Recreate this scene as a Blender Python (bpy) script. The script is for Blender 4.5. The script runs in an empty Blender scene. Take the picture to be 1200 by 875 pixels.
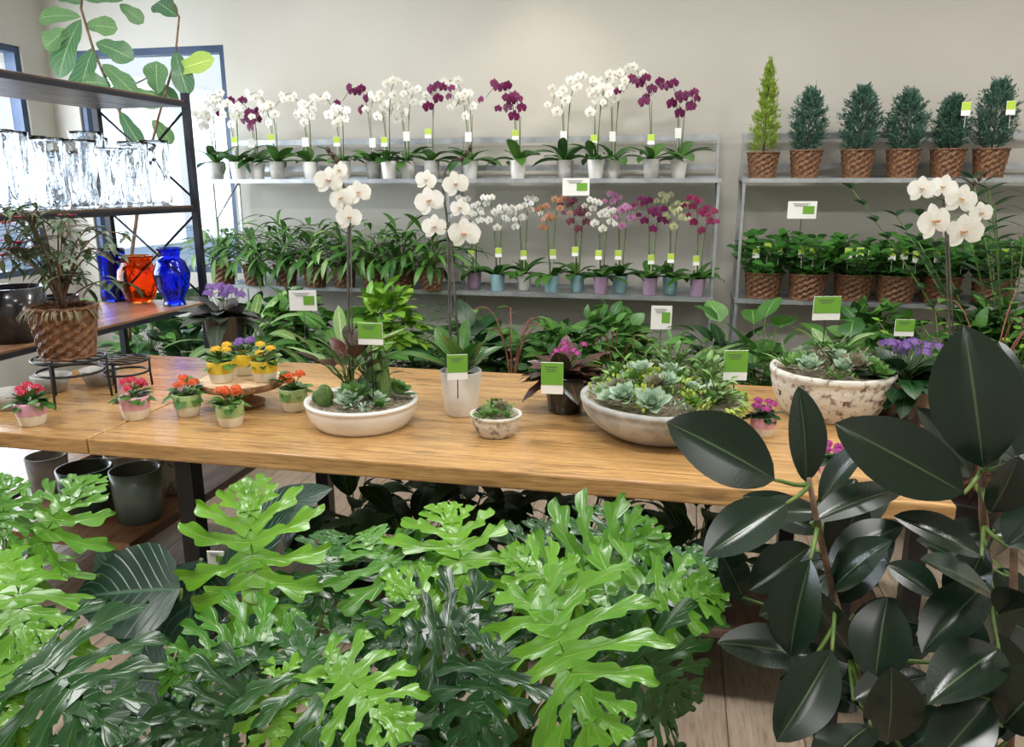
import bpy, math, random
from math import sin,cos,pi,radians,sqrt,floor
from mathutils import Vector as V
R=random.Random(11)
H=1.6;PIT=radians(13.7);YAW=radians(12);F=900.
CAM=V((0,0,H))
FW=V((-sin(YAW)*cos(PIT),cos(YAW)*cos(PIT),-sin(PIT)))
UP=V((0,0,1))
def ray(px,py):
    u=(px-600)/F; v=(437.5-py)/F
    y=cos(PIT)+v*sin(PIT); z=-sin(PIT)+v*cos(PIT)
    return V((u*cos(YAW)-y*sin(YAW), u*sin(YAW)+y*cos(YAW), z))
def atz(px,py,z):
    d=ray(px,py); return CAM+d*((z-H)/d.z)
def aty(px,py,Y):
    d=ray(px,py); return CAM+d*(Y/d.y)
def atd(px,py,t): return CAM+ray(px,py)*t
def dep(p): return (V(p)-CAM).dot(FW)
def C(r,g,b,a=1):
    f=lambda c:(c/255/12.92 if c/255<=.04045 else ((c/255+.055)/1.055)**2.4)
    return (f(r),f(g),f(b),a)
# ---------------------------------------------------------------- materials
def nm(name):
    m=bpy.data.materials.new(name); m.use_nodes=True
    nt=m.node_tree; return m,nt,nt.nodes['Principled BSDF']
def mix(nt,fac,a,b,mode='MIX'):
    n=nt.nodes.new('ShaderNodeMix'); n.data_type='RGBA'; n.blend_type=mode
    for i,val in ((0,fac),(6,a),(7,b)):
        if isinstance(val,bpy.types.NodeSocket): nt.links.new(val,n.inputs[i])
        else: n.inputs[i].default_value=val
    return n.outputs[2]
def mth(nt,op,a,b=None,c=None,clamp=False):
    n=nt.nodes.new('ShaderNodeMath'); n.operation=op; n.use_clamp=clamp
    for i,val in enumerate((a,b,c)):
        if val is None: continue
        if isinstance(val,bpy.types.NodeSocket): nt.links.new(val,n.inputs[i])
        else: n.inputs[i].default_value=val
    return n.outputs[0]
def noise_(nt,scale,stretch=None,detail=3,coord='Object'):
    tc=nt.nodes.new('ShaderNodeTexCoord'); n=nt.nodes.new('ShaderNodeTexNoise')
    n.inputs['Scale'].default_value=scale; n.inputs['Detail'].default_value=detail
    if stretch:
        mp=nt.nodes.new('ShaderNodeMapping'); mp.inputs['Scale'].default_value=stretch
        nt.links.new(tc.outputs[coord],mp.inputs[0]); nt.links.new(mp.outputs[0],n.inputs['Vector'])
    else: nt.links.new(tc.outputs[coord],n.inputs['Vector'])
    return n.outputs['Fac']
def contrast(nt,s,lo,hi):
    n=nt.nodes.new('ShaderNodeMapRange'); n.inputs[1].default_value=lo; n.inputs[2].default_value=hi
    nt.links.new(s,n.inputs[0]); return n.outputs[0]
def pm(name,c1,c2=None,scale=6,rough=.5,metal=0,bump=0,bs=None,coat=0,lo=.35,hi=.65,stretch=None):
    m,nt,b=nm(name); b.inputs['Roughness'].default_value=rough; b.inputs['Metallic'].default_value=metal
    b.inputs['Base Color'].default_value=c1
    nz=contrast(nt,noise_(nt,scale,stretch),lo,hi)
    if c2 is None: c2=tuple(c*.88 for c in c1[:3])+(1,)
    nt.links.new(mix(nt,nz,c1,c2),b.inputs['Base Color'])
    if bump:
        bn=nt.nodes.new('ShaderNodeBump'); bn.inputs['Strength'].default_value=bump; bn.inputs['Distance'].default_value=.01
        nt.links.new(noise_(nt,bs or scale*4,stretch),bn.inputs['Height']); nt.links.new(bn.outputs[0],b.inputs['Normal'])
    b.inputs['Coat Weight'].default_value=coat
    return m
def leafmat(name,c1,c2,vein,rough=.4,N=8,k=2.5,vw=.08,mid=.07,transl=.18,vs=.5,spec=.5,coat=0,bump=.35,cs=14,ca=.3):
    m,nt,b=nm(name); b.inputs['Roughness'].default_value=rough
    b.inputs['Specular IOR Level'].default_value=spec; b.inputs['Coat Weight'].default_value=coat; b.inputs['Coat Roughness'].default_value=.15
    at=nt.nodes.new('ShaderNodeAttribute'); at.attribute_name='lv'
    base=mix(nt,at.outputs['Fac'],c1,c2)
    nz=contrast(nt,noise_(nt,cs),.3,.7)
    base=mix(nt,mth(nt,'MULTIPLY',nz,ca),base,c2)
    uv=nt.nodes.new('ShaderNodeUVMap'); sp=nt.nodes.new('ShaderNodeSeparateXYZ'); nt.links.new(uv.outputs[0],sp.inputs[0])
    au=mth(nt,'ABSOLUTE',mth(nt,'SUBTRACT',sp.outputs[0],.5))
    mr=nt.nodes.new('ShaderNodeMapRange'); mr.inputs[1].default_value=0; mr.inputs[2].default_value=mid*.5; mr.inputs[3].default_value=1; mr.inputs[4].default_value=0
    nt.links.new(au,mr.inputs[0]); midm=mr.outputs[0]
    x=mth(nt,'SUBTRACT',mth(nt,'MULTIPLY',sp.outputs[1],N),mth(nt,'MULTIPLY',au,k*2))
    d=mth(nt,'ABSOLUTE',mth(nt,'SUBTRACT',mth(nt,'FRACT',x),.5))
    mr2=nt.nodes.new('ShaderNodeMapRange'); mr2.inputs[1].default_value=0; mr2.inputs[2].default_value=vw; mr2.inputs[3].default_value=vs; mr2.inputs[4].default_value=0
    nt.links.new(d,mr2.inputs[0])
    msk=mth(nt,'MAXIMUM',midm,mr2.outputs[0])
    col=mix(nt,msk,base,vein)
    nt.links.new(col,b.inputs['Base Color'])
    bn=nt.nodes.new('ShaderNodeBump'); bn.inputs['Strength'].default_value=bump; bn.inputs['Distance'].default_value=.004; bn.invert=True
    nt.links.new(msk,bn.inputs['Height']); nt.links.new(bn.outputs[0],b.inputs['Normal'])
    if transl:
        tr=nt.nodes.new('ShaderNodeBsdfTranslucent'); nt.links.new(col,tr.inputs[0])
        ms=nt.nodes.new('ShaderNodeMixShader'); ms.inputs[0].default_value=transl
        out=nt.nodes['Material Output']; nt.links.new(b.outputs[0],ms.inputs[1]); nt.links.new(tr.outputs[0],ms.inputs[2]); nt.links.new(ms.outputs[0],out.inputs[0])
    return m
def plankmat(name,c1,c2,gap,width,axis=1,grain=(1.2,16,16),rough=.35,coat=.2,gapw=.02,knot=.7):
    m,nt,b=nm(name); b.inputs['Coat Weight'].default_value=coat; b.inputs['Coat Roughness'].default_value=.25
    tc=nt.nodes.new('ShaderNodeTexCoord'); sp=nt.nodes.new('ShaderNodeSeparateXYZ'); nt.links.new(tc.outputs['Object'],sp.inputs[0])
    q=mth(nt,'DIVIDE',sp.outputs[axis],width)
    wn=nt.nodes.new('ShaderNodeTexWhiteNoise'); wn.noise_dimensions='1D'; nt.links.new(mth(nt,'FLOOR',q),wn.inputs['W'])
    nz=contrast(nt,noise_(nt,3,grain,8),.32,.68)
    fac=mth(nt,'ADD',mth(nt,'MULTIPLY',wn.outputs['Value'],.4),mth(nt,'MULTIPLY',nz,.7),clamp=True)
    col=mix(nt,fac,c1,c2)
    kn=contrast(nt,noise_(nt,6,(.8,3,3) if axis==1 else (3,.8,3),5),.58,.72)
    col=mix(nt,mth(nt,'MULTIPLY',kn,knot),col,gap)
    fine=contrast(nt,noise_(nt,9,tuple(g*1.0 for g in grain),8),.5,.7)
    col=mix(nt,mth(nt,'MULTIPLY',fine,.5),col,gap)
    fr=mth(nt,'FRACT',q); g=mth(nt,'LESS_THAN',fr,gapw)
    nt.links.new(mix(nt,g,col,gap),b.inputs['Base Color'])
    nt.links.new(mth(nt,'MULTIPLY_ADD',nz,.2,rough-.1),b.inputs['Roughness'])
    bn=nt.nodes.new('ShaderNodeBump'); bn.inputs['Strength'].default_value=.3; bn.inputs['Distance'].default_value=.004
    nt.links.new(mth(nt,'SUBTRACT',nz,g),bn.inputs['Height']); nt.links.new(bn.outputs[0],b.inputs['Normal'])
    return m
M={}
M['wall']=pm('wall_paint',C(194,190,181),C(189,185,176),1.2,.85,bump=.03,bs=120)
M['ceil']=pm('ceiling_paint',C(225,223,218),None,2,.9)
M['floor']=plankmat('floor_planks',C(184,166,146),C(150,132,114),C(96,80,66),.22,axis=0,grain=(14,1.2,1),rough=.35,coat=.15,knot=.2)
M['table']=plankmat('oak_boards',C(212,168,108),C(164,120,70),C(94,64,36),.17,rough=.25,coat=.5,knot=.55)
M['dwood']=plankmat('dark_boards',C(104,82,66),C(66,50,42),C(30,24,20),.12,axis=0,grain=(14,1.2,14),rough=.45)
M['lwood']=plankmat('shelf_boards',C(176,134,98),C(132,94,66),C(70,44,28),.12,axis=0,grain=(14,1.2,14),rough=.4)
M['stand']=pm('pale_wood',C(232,206,170),C(206,172,132),8,.5,stretch=(1,6,1))
M['rim']=pm('bark_rim',C(170,132,94),C(128,94,64),30,.7,bump=.4)
M['black']=pm('black_steel',C(26,27,30),C(38,39,43),9,.4,metal=.3)
M['bluefr']=pm('blue_black_steel',C(44,46,58),C(32,34,44),6,.4,metal=.2)
M['winfr']=pm('slate_window_frame',C(60,78,104),C(50,66,92),6,.4,metal=.2)
M['galv']=pm('galvanised_metal',C(186,190,193),C(160,165,169),12,.38,metal=.7)
M['basket']=pm('wicker',C(136,94,60),C(76,48,32),60,.6,bump=.4,bs=150)
M['soil']=pm('potting_soil',C(58,42,32),C(34,25,20),60,.95,bump=.6,bs=140)
M['pebble']=pm('pebbles',C(206,190,166),C(120,104,86),90,.8,bump=.8,bs=120)
M['bark']=pm('bark',C(120,94,72),C(78,58,44),30,.8,bump=.4)
M['gstem']=pm('green_stem',C(96,122,50),C(70,94,40),20,.5)
M['dstem']=pm('dark_stem',C(70,62,48),C(46,40,34),20,.5)
M['twig']=pm('red_twig',C(150,84,66),C(110,60,50),20,.6)
M['white']=pm('white_ceramic',C(240,238,233),C(232,230,224),5,.3,coat=.3)
M['cream']=pm('cream_glaze',C(236,230,212),C(226,218,196),5,.35,coat=.2)
M['conc']=pm('grey_concrete',C(190,189,184),C(150,149,145),14,.75,bump=.15,bs=60)
M['mosaic']=pm('distressed_white_glaze',C(216,212,202),C(120,104,92),34,.6,bump=.5,bs=40,lo=.53,hi=.66)
M['gpot']=pm('grey_green_glaze',C(112,126,118),C(92,108,100),8,.4,coat=.2)
M['dkpot']=pm('dark_green_glaze',C(58,84,76),C(44,66,60),8,.35,coat=.3)
M['bpot']=pm('black_pot',C(24,25,30),C(36,38,46),8,.25,coat=.5)
M['npot']=pm('nursery_pot',C(22,22,22),C(34,33,32),10,.5)
M['lav']=pm('lavender_glaze',C(176,146,172),None,5,.35,coat=.3)
M['teal']=pm('aqua_glaze',C(150,190,196),None,5,.35,coat=.3)
M['pinkg']=pm('pink_glaze',C(226,170,186),None,5,.35,coat=.3)
M['sageg']=pm('sage_glaze',C(166,192,128),None,5,.35,coat=.3)
M['yelg']=pm('yellow_glaze',C(238,206,60),None,5,.35,coat=.3)
M['card']=pm('white_card',C(240,240,236),C(234,234,230),5,.6)
M['cgreen']=pm('green_print',C(112,168,56),C(104,160,50),5,.6)
M['cyel']=pm('yellow_green_tag',C(176,204,70),C(168,196,64),5,.6)
M['ink']=pm('grey_print',C(90,94,88),None,5,.7)
M['cactus']=pm('cactus_skin',C(104,132,62),C(70,104,50),30,.6,bump=.4)
M['moss']=pm('moss',C(150,140,110),C(110,104,80),30,.9)
def glass(name,col,rough=.02,ior=1.45,bs=.25):
    m,nt,b=nm(name); b.inputs['Base Color'].default_value=col; b.inputs['Transmission Weight'].default_value=1
    b.inputs['Roughness'].default_value=rough; b.inputs['IOR'].default_value=ior
    bn=nt.nodes.new('ShaderNodeBump'); bn.inputs['Strength'].default_value=bs; bn.inputs['Distance'].default_value=.01
    nt.links.new(noise_(nt,22),bn.inputs['Height']); nt.links.new(bn.outputs[0],b.inputs['Normal']); return m
M['glass']=glass('clear_glass',(.93,.95,.97,1),bs=.5,ior=1.28)
M['blueg']=glass('cobalt_glass',(.03,.1,.85,1))
M['orgg']=glass('orange_glass',(1,.22,.04,1),ior=1.3)
wp,wnt,wb=nm('window_glass')
_t=wnt.nodes.new('ShaderNodeBsdfTransparent'); _g=wnt.nodes.new('ShaderNodeBsdfGlossy'); _g.inputs['Roughness'].default_value=.02
_m=wnt.nodes.new('ShaderNodeMixShader'); _m.inputs[0].default_value=.06
wnt.links.new(_t.outputs[0],_m.inputs[1]); wnt.links.new(_g.outputs[0],_m.inputs[2]); wnt.links.new(_m.outputs[0],wnt.nodes['Material Output'].inputs[0])
M['pane']=wp
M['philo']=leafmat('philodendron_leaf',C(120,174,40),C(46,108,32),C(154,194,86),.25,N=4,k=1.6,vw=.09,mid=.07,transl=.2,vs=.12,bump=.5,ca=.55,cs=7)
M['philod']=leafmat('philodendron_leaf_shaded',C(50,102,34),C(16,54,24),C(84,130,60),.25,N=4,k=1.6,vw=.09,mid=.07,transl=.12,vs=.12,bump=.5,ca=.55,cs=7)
M['rubber']=leafmat('rubber_leaf',C(20,42,28),C(28,36,27),C(78,98,64),.22,N=22,k=2,vw=.1,mid=.045,transl=.02,vs=.05,spec=.45,bump=.1)
M['ribbed']=leafmat('ribbed_dark_leaf',C(28,66,44),C(16,44,32),C(60,102,68),.35,N=10,k=3,vw=.14,mid=.05,transl=.08,vs=.5)
M['lily']=leafmat('peace_lily_leaf',C(40,84,40),C(20,52,28),C(64,106,56),.35,N=10,k=3,vw=.1,transl=.1,vs=.25)
M['mid']=leafmat('mid_green_leaf',C(88,138,54),C(38,86,34),C(130,170,90),.4,N=7,k=2,vs=.22)
M['varg']=leafmat('variegated_leaf',C(136,172,98),C(54,102,46),C(190,208,146),.4,N=9,k=3,vw=.22,mid=.15,vs=.4)
M['bright']=leafmat('bright_leaf',C(142,186,56),C(84,138,40),C(190,214,110),.4,N=5,k=2,vs=.2)
M['dark']=leafmat('dark_leaf',C(40,80,42),C(22,54,30),C(80,114,64),.35,N=7,k=2,vs=.2)
M['zz']=leafmat('glossy_leaf',C(46,98,42),C(70,124,48),C(92,142,80),.25,N=4,k=2,vs=.1)
M['orchl']=leafmat('orchid_leaf',C(80,126,48),C(40,86,34),C(98,138,62),.3,N=2,k=0,vw=.02,mid=.05,vs=.05)
M['fid']=leafmat('fiddle_leaf',C(110,146,90),C(58,102,70),C(150,180,124),.4,N=7,k=2.5,vw=.08,vs=.6,transl=.35)
M['fidy']=leafmat('yellow_fiddle_leaf',C(184,198,96),C(150,178,80),C(210,220,134),.4,N=7,k=2.5,vw=.08,vs=.5,transl=.3)
M['redl']=leafmat('burgundy_leaf',C(86,40,40),C(52,56,38),C(134,76,70),.3,N=7,k=2,vs=.2)
M['purp']=leafmat('purple_green_leaf',C(60,84,54),C(58,46,60),C(120,110,110),.4,N=7,k=2,vs=.4)
M['brom']=leafmat('grey_green_leaf',C(98,122,86),C(54,72,50),C(126,144,106),.45,N=4,k=0,vs=.1)
M['spr']=leafmat('blue_green_needle',C(96,136,116),C(40,80,64),C(120,150,130),.55,N=2,k=0,vs=.1,transl=.1)
M['cyp']=leafmat('lime_needle',C(178,196,80),C(112,148,52),C(190,206,90),.5,N=2,k=0,vs=.1)
M['s1']=leafmat('pale_blue_succulent',C(198,214,190),C(150,180,154),C(190,210,180),.45,N=1,k=0,vw=.01,vs=.05)
M['s2']=leafmat('green_succulent',C(120,164,84),C(84,130,62),C(150,184,110),.4,N=1,k=0,vw=.01,vs=.05)
M['s3']=leafmat('lime_succulent',C(186,200,72),C(136,168,54),C(200,210,100),.4,N=1,k=0,vw=.01,vs=.05)
M['s4']=leafmat('rosy_succulent',C(148,124,104),C(110,130,98),C(160,140,120),.45,N=1,k=0,vw=.01,vs=.05)
def petal(name,a,b,v): return leafmat(name,a,b,v,.5,N=6,k=0,vw=.06,mid=.03,transl=.3,vs=.3)
M['pw']=petal('white_petal',C(250,249,246),C(240,239,228),C(240,240,226))
M['pp']=petal('purple_petal',C(128,24,92),C(98,14,72),C(160,50,120))
M['pk']=petal('pink_petal',C(218,160,198),C(204,134,182),C(180,70,130))
M['pr']=petal('crimson_petal',C(160,40,96),C(134,32,84),C(196,80,130))
M['pd']=petal('maroon_petal',C(140,74,92),C(112,54,78),C(186,120,124))
M['po']=petal('apricot_petal',C(206,160,116),C(190,130,104),C(190,90,76))
M['pc']=petal('cream_green_petal',C(230,232,190),C(206,216,160),C(196,206,140))
M['lip']=petal('yellow_lip',C(232,196,70),C(204,120,90),C(180,60,70))
M['lipm']=petal('magenta_lip',C(160,40,100),C(190,80,110),C(220,120,80))
M['fred']=petal('red_floret',C(214,60,80),C(196,44,84),C(230,110,120))
M['forg']=petal('orange_floret',C(238,112,48),C(226,88,40),C(244,180,90))
M['fyel']=petal('yellow_floret',C(244,208,60),C(236,186,40),C(250,220,110))
M['fpur']=petal('violet_floret',C(116,86,164),C(144,104,176),C(180,146,206))
M['fmag']=petal('magenta_floret',C(206,80,150),C(160,56,146),C(230,130,190))
# ---------------------------------------------------------------- mesh tools
class MB:
    def __init__(s): s.v=[];s.f=[];s.m=[];s.uv=[];s.a=[];s.cur=.5
    def vert(s,p,uv=(.25,.25)):
        s.v.append((p[0],p[1],p[2])); s.uv.append(uv); s.a.append(s.cur); return len(s.v)-1
    def face(s,i,m=0): s.f.append(i); s.m.append(m)
def mk(name,mb,mats,parent=None,smooth=True,loc=None,label=None,bev=0,rz=0):
    me=bpy.data.meshes.new(name); me.from_pydata(mb.v,[],mb.f)
    for m in mats: me.materials.append(M[m] if isinstance(m,str) else m)
    me.polygons.foreach_set('material_index',mb.m)
    me.polygons.foreach_set('use_smooth',[smooth]*len(mb.f))
    uvl=me.uv_layers.new(name='UVMap'); li=[0]*len(me.loops); me.loops.foreach_get('vertex_index',li)
    uvl.data.foreach_set('uv',[c for i in li for c in mb.uv[i]])
    at=me.attributes.new('lv','FLOAT','POINT'); at.data.foreach_set('value',mb.a)
    me.update()
    o=bpy.data.objects.new(name,me); bpy.context.collection.objects.link(o)
    if parent: o.parent=parent
    if loc is not None: o.location=loc
    o.rotation_euler[2]=rz
    if label: o['label']=label
    if bev:
        b=o.modifiers.new('bevel','BEVEL'); b.width=bev; b.segments=2; b.limit_method='ANGLE'
    return o
def thing(name,label,cat,loc=(0,0,0),group=None,rz=0):
    o=bpy.data.objects.new(name,None); bpy.context.collection.objects.link(o)
    o.location=loc; o.rotation_euler[2]=rz; o.empty_display_size=.05
    o['label']=label; o['category']=cat
    if group: o['group']=group
    return o
def tag(o,label=None,cat=None,group=None,kind=None):
    if label:o['label']=label
    if cat:o['category']=cat
    if group:o['group']=group
    if kind:o['kind']=kind
    return o
def box(mb,c,s,m=0):
    x,y,z=c; a,b,d=s[0]/2,s[1]/2,s[2]/2
    i=[mb.vert((x+p*a,y+q*b,z+r*d)) for p in(-1,1) for q in(-1,1) for r in(-1,1)]
    for f in ((0,1,3,2),(4,6,7,5),(0,4,5,1),(2,3,7,6),(0,2,6,4),(1,5,7,3)): mb.face([i[k] for k in f],m)
def bx(mb,x0,x1,y0,y1,z0,z1,m=0): box(mb,((x0+x1)/2,(y0+y1)/2,(z0+z1)/2),(x1-x0,y1-y0,z1-z0),m)
def frame(d,n):
    d=V(d).normalized(); n=V(n); n=n-d*n.dot(d)
    if n.length<1e-4: n=V((1,0,.01))-d*d.x
    n.normalize(); return d,n,d.cross(n)
def tube(mb,pts,r0,r1,m=0,seg=6):
    pts=[V(p) for p in pts]; N=len(pts); rings=[]
    ref=V((.3,.9,.1))
    for i,p in enumerate(pts):
        t=(pts[min(i+1,N-1)]-pts[max(i-1,0)])
        if t.length<1e-6: t=UP.copy()
        d,n,s=frame(t,ref); ref=n
        r=r0+(r1-r0)*i/(N-1)
        rings.append([mb.vert(p+(n*cos(2*pi*k/seg)+s*sin(2*pi*k/seg))*r,(k/seg,i/N)) for k in range(seg)])
    for a,b in zip(rings,rings[1:]):
        for k in range(seg): mb.face((a[k],a[(k+1)%seg],b[(k+1)%seg],b[k]),m)
    mb.face(rings[0][::-1],m); mb.face(rings[-1],m)
def bez(a,b,c,d,n=10):
    a,b,c,d=map(V,(a,b,c,d)); o=[]
    for i in range(n+1):
        t=i/n; o.append(a*(1-t)**3+b*3*t*(1-t)**2+c*3*t*t*(1-t)+d*t**3)
    return o
def lathe(mb,prof,ms=0,seg=32,c=(0,0,0),wob=None):
    rings=[]
    for j,(r,z) in enumerate(prof):
        rr=max(r,.0004)
        rings.append([mb.vert((c[0]+cos(2*pi*k/seg)*(rr+(wob(k,j) if wob and r>.002 else 0)),c[1]+sin(2*pi*k/seg)*(rr+(wob(k,j) if wob and r>.002 else 0)),c[2]+z),(k/seg,j/len(prof))) for k in range(seg)])
    for j in range(len(prof)-1):
        m=ms if isinstance(ms,int) else ms[j]
        a,b=rings[j],rings[j+1]
        for k in range(seg): mb.face((a[k],a[(k+1)%seg],b[(k+1)%seg],b[k]),m)
P_ELL=lambda t: max(0,sin(pi*t))**.7
P_OV=lambda t: max(0,sin(pi*t**.72))**.8
P_STR=lambda t: min(1,t*5+.3)**.6*max(0,1-t**3)**.8
P_RUB=lambda t: max(0,sin(pi*t**1.05))**.62
P_RB2=lambda t: max(0,sin(pi*t**.98))**.72
P_FID=lambda t: (max(0,sin(pi*t**1.35))**.55)*(1-.22*math.exp(-((t-.42)/.13)**2))
P_SUC=lambda t: (.45+.55*sin(pi*min(1,t/.75)*.5))*max(0,1-((t-.62)/.38)**2 if t>.62 else 1)**.7
def leaf(mb,b,d,n,L,W,m=0,prof=P_ELL,droop=.4,fold=.15,nl=8,nw=2,sag=0,wave=0):
    d,n,s=frame(d,n); p=V(b); rows=[]; mb.cur=R.random(); ph=R.random()*6
    for i in range(nl+1):
        t=i/nl; a=droop*t
        dd=d*cos(a)-n*sin(a); nn=n*cos(a)+d*sin(a)
        if i: p=p+dd*(L/nl)
        w=W*.5*prof(t); row=[]
        for j in range(-nw,nw+1):
            r=j/nw; off=nn*(fold*abs(r)*w-sag*r*r*w+(wave*w*sin(t*14+ph+(2 if r>0 else 0))*abs(r)))
            row.append(mb.vert(p+s*(r*w)+off,(.5+.5*r,t)))
        rows.append(row)
    for a_,b_ in zip(rows,rows[1:]):
        for j in range(2*nw): mb.face((a_[j],a_[j+1],b_[j+1],b_[j]),m)
def lobed(mb,b,d,n,L,W,m=0,droop=.7,nlobe=7,sag=.25):
    """deeply cut leaf: central blade with long wavy finger lobes"""
    d,n,s=frame(d,n); b=V(b); mb.cur=R.random(); A=max(droop*R.uniform(.5,1.5),.05); tw=R.uniform(-.3,.3)
    def pt(x,y,z):
        a=A*y/L; return b+d*(L/A*sin(a))-n*(L/A*(1-cos(a)))+s*x+n*(z-sag*x*x/W*1.2+tw*x*y/L)
    def lobe(y0,th,ln,sd,w0,zk,nn=20,bn=2.5):
        x,y=0.,y0; ph=R.uniform(0,1); ph2=ph+.5+R.uniform(-.15,.15); ru=R.uniform(0,6); prev=None; am=R.uniform(.36,.56); cv=R.uniform(.3,.75)
        for i in range(nn+1):
            t=i/nn; tt=th-(cv*t*t if sd else 0)*(1 if th<2 else 1.3)
            if i: x+=sd*sin(tt)*ln/nn if sd else 0; y+=cos(tt)*ln/nn
            neck=1-.42*math.exp(-((t-.36)/.2)**2)+.3*max(0,1-t*3.5)
            tip=max(0,1-max(0,(t-.6)/.4)**1.6)**.8
            row=[]
            for q in (-1,-.5,0,.5,1):
                u=((t*bn+(ph if q<0 else ph2))%1.0); saw=sin(pi*(u**1.35))**1.1 if t>.25 else .5
                edge=abs(q)>.6
                w=w0*neck*tip*((1-am)+2*am*saw if edge else .8)
                ex=cos(tt)*(sd or 1); ey=-sin(tt)
                fwd=(.55*w*saw if edge and t>.25 else 0)
                xx=x+ex*q*w+(sd*sin(tt)*fwd if sd else 0); yy=y+ey*q*w+cos(tt)*fwd
                z=zk+(.2*w0*abs(q))+.2*w0*sin(ru+t*8+(q>0)*2.2)*abs(q)*min(1,t*2.)+.022*L*sin(ru+t*5)*t
                row.append(mb.vert(pt(xx,yy,z),(.5+.5*q,t)))
            if prev:
                for k in range(4):
                    fc=(prev[k],prev[k+1],row[k+1],row[k]); mb.face(fc if sd>=0 else fc[::-1],m)
            prev=row
    for sd in(-1,1):
        for k in range(nlobe):
            q=k/(nlobe-1); y0=L*(.0+.78*q**1.0); th=radians(152-116*q**.72)+R.uniform(-.12,.12)
            env=(.66,.96,1.04,.98,.82,.6,.42,.34)[min(k,7)]*R.uniform(.85,1.15)
            lobe(y0,th,W*.6*env,sd,L*(.1-.035*q)*R.uniform(.85,1.15),.0008*(k+(1 if sd>0 else 0)*.5))
    lobe(L*.68,0,L*.38,0,L*.065,.006)
    pv=None
    for i in range(9):
        y=L*.95*i/8; w=L*.085*(1-.5*i/8); row=[mb.vert(pt(q*w,y,-.002+abs(q)*.004),(.5+.5*q,.0)) for q in(-1,-.1,.1,1)]
        if pv:
            for k in range(3): mb.face((pv[k],pv[k+1],row[k+1],row[k]),m)
        pv=row
def foliage(mb,n,base,Lr,Wr,el,st,m=0,ms=None,prof=P_ELL,droop=.8,fold=.15,nl=6,nw=1,kick=.4,wave=0,sr=.003):
    base=V(base)
    for k in range(n):
        az=k*2.4+R.uniform(-.4,.4)
        e=R.uniform(*el); pl=R.uniform(*st); L=R.uniform(*Lr)
        d=V((cos(az)*cos(e),sin(az)*cos(e),sin(e))); p1=base+d*pl
        if ms is not None and pl>.01: mb.cur=.5; tube(mb,bez(base,base+UP*pl*.4,p1-d*pl*.3,p1,5),sr,sr*.6,ms,4)
        e2=e-kick*R.uniform(.5,1.3); d2=V((cos(az)*cos(e2),sin(az)*cos(e2),sin(e2)))
        leaf(mb,p1,d2,UP+V((R.uniform(-.3,.3),R.uniform(-.3,.3),.0)),L,R.uniform(*Wr),m,prof,droop*R.uniform(.6,1.4),fold,nl,nw,wave=wave)
def bushy(mb,n,c,rad,Lr,Wr,m=0,prof=P_OV,droop=.6,nl=4,lo=-.2):
    for k in range(n):
        az=R.uniform(0,2*pi); e=math.asin(R.uniform(lo,1)); q=R.uniform(.45,1)
        u=V((cos(az)*cos(e),sin(az)*cos(e),sin(e))); p=V(c)+V((u.x*rad[0],u.y*rad[1],u.z*rad[2]))*q
        d=(u+V((R.uniform(-.6,.6),R.uniform(-.6,.6),R.uniform(-.5,.3)))).normalized()
        leaf(mb,p,d,u+UP*.6,R.uniform(*Lr),R.uniform(*Wr),m,prof,droop,.12,nl,1)
def flower(mb,c,f,size,mp=0,ml=1,det=0):
    f=V(f).normalized(); f,u,s=frame(f,UP+V((R.uniform(-.25,.25),0,0))); nl,nw=(8,3) if det else (3,1)
    for a,l,w,z in ((100,.50,.36,-.03),(220,.5,.34,-.03),(-40,.5,.34,-.03)):
        a=radians(a-10); d=s*cos(a)+u*sin(a); leaf(mb,V(c)+f*z*size,d+f*.15,f,l*size,w*size,mp,P_ELL,.35,.05,nl,nw)
    for a in (8,172):
        a=radians(a); d=s*cos(a)+u*sin(a); leaf(mb,V(c),d+f*.12,f,.52*size,.58*size,mp,P_RUB,.3,.02,nl,nw,wave=.05)
    leaf(mb,V(c),f*.8-u*.5,u,.22*size,.2*size,ml,P_ELL,-.9,.5,3,1)
    leaf(mb,V(c),f*.5+s*.7,u,.13*size,.12*size,ml,P_ELL,-.5,.3,2,1); leaf(mb,V(c),f*.5-s*.7,u,.13*size,.12*size,ml,P_ELL,-.5,.3,2,1)
def florets(mb,c,rad,n,size,m=0):
    for k in range(n):
        az=k*2.4; e=math.acos(1-(k+.5)/n*.95); u=V((cos(az)*sin(e),sin(az)*sin(e),cos(e)))
        p=V(c)+V((u.x*rad,u.y*rad,u.z*rad*.65)); u,a,b=frame(u,V((R.random(),R.random(),.2)))
        for q in range(4):
            w=q*pi/2; leaf(mb,p,a*cos(w)+b*sin(w)+u*.2,u,size*.55,size*.5,m,P_RUB,.2,0,2,1)
def rosette(mb,c,r,n,m,up=UP,wf=.48):
    up,a,b=frame(up,V((1,.2,.1)))
    for k in range(n):
        f=k/n; w=k*2.399; e=radians(10+68*f); L=r*(1-.72*f)
        d=(a*cos(w)+b*sin(w))*cos(e)+up*sin(e)
        leaf(mb,V(c)+up*(.12*r*f),d,up,L,L*wf+.15*r*f,m,P_SUC,-.45,.35,4,1)
def potm(mb,rt,rb,h,m=0,soil=1,th=.006,seg=32,foot=0):
    sd=h*.86
    pr=[(0,0),(rb*.96,0),(rb,h*.02),(rb+(rt-rb)*.5,h*.5),(rt,h*.97),(rt,h),(rt-th,h),(rt-th*1.3,sd),(0,sd+.003)]
    lathe(mb,pr,[m]*7+[soil],seg)
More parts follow.
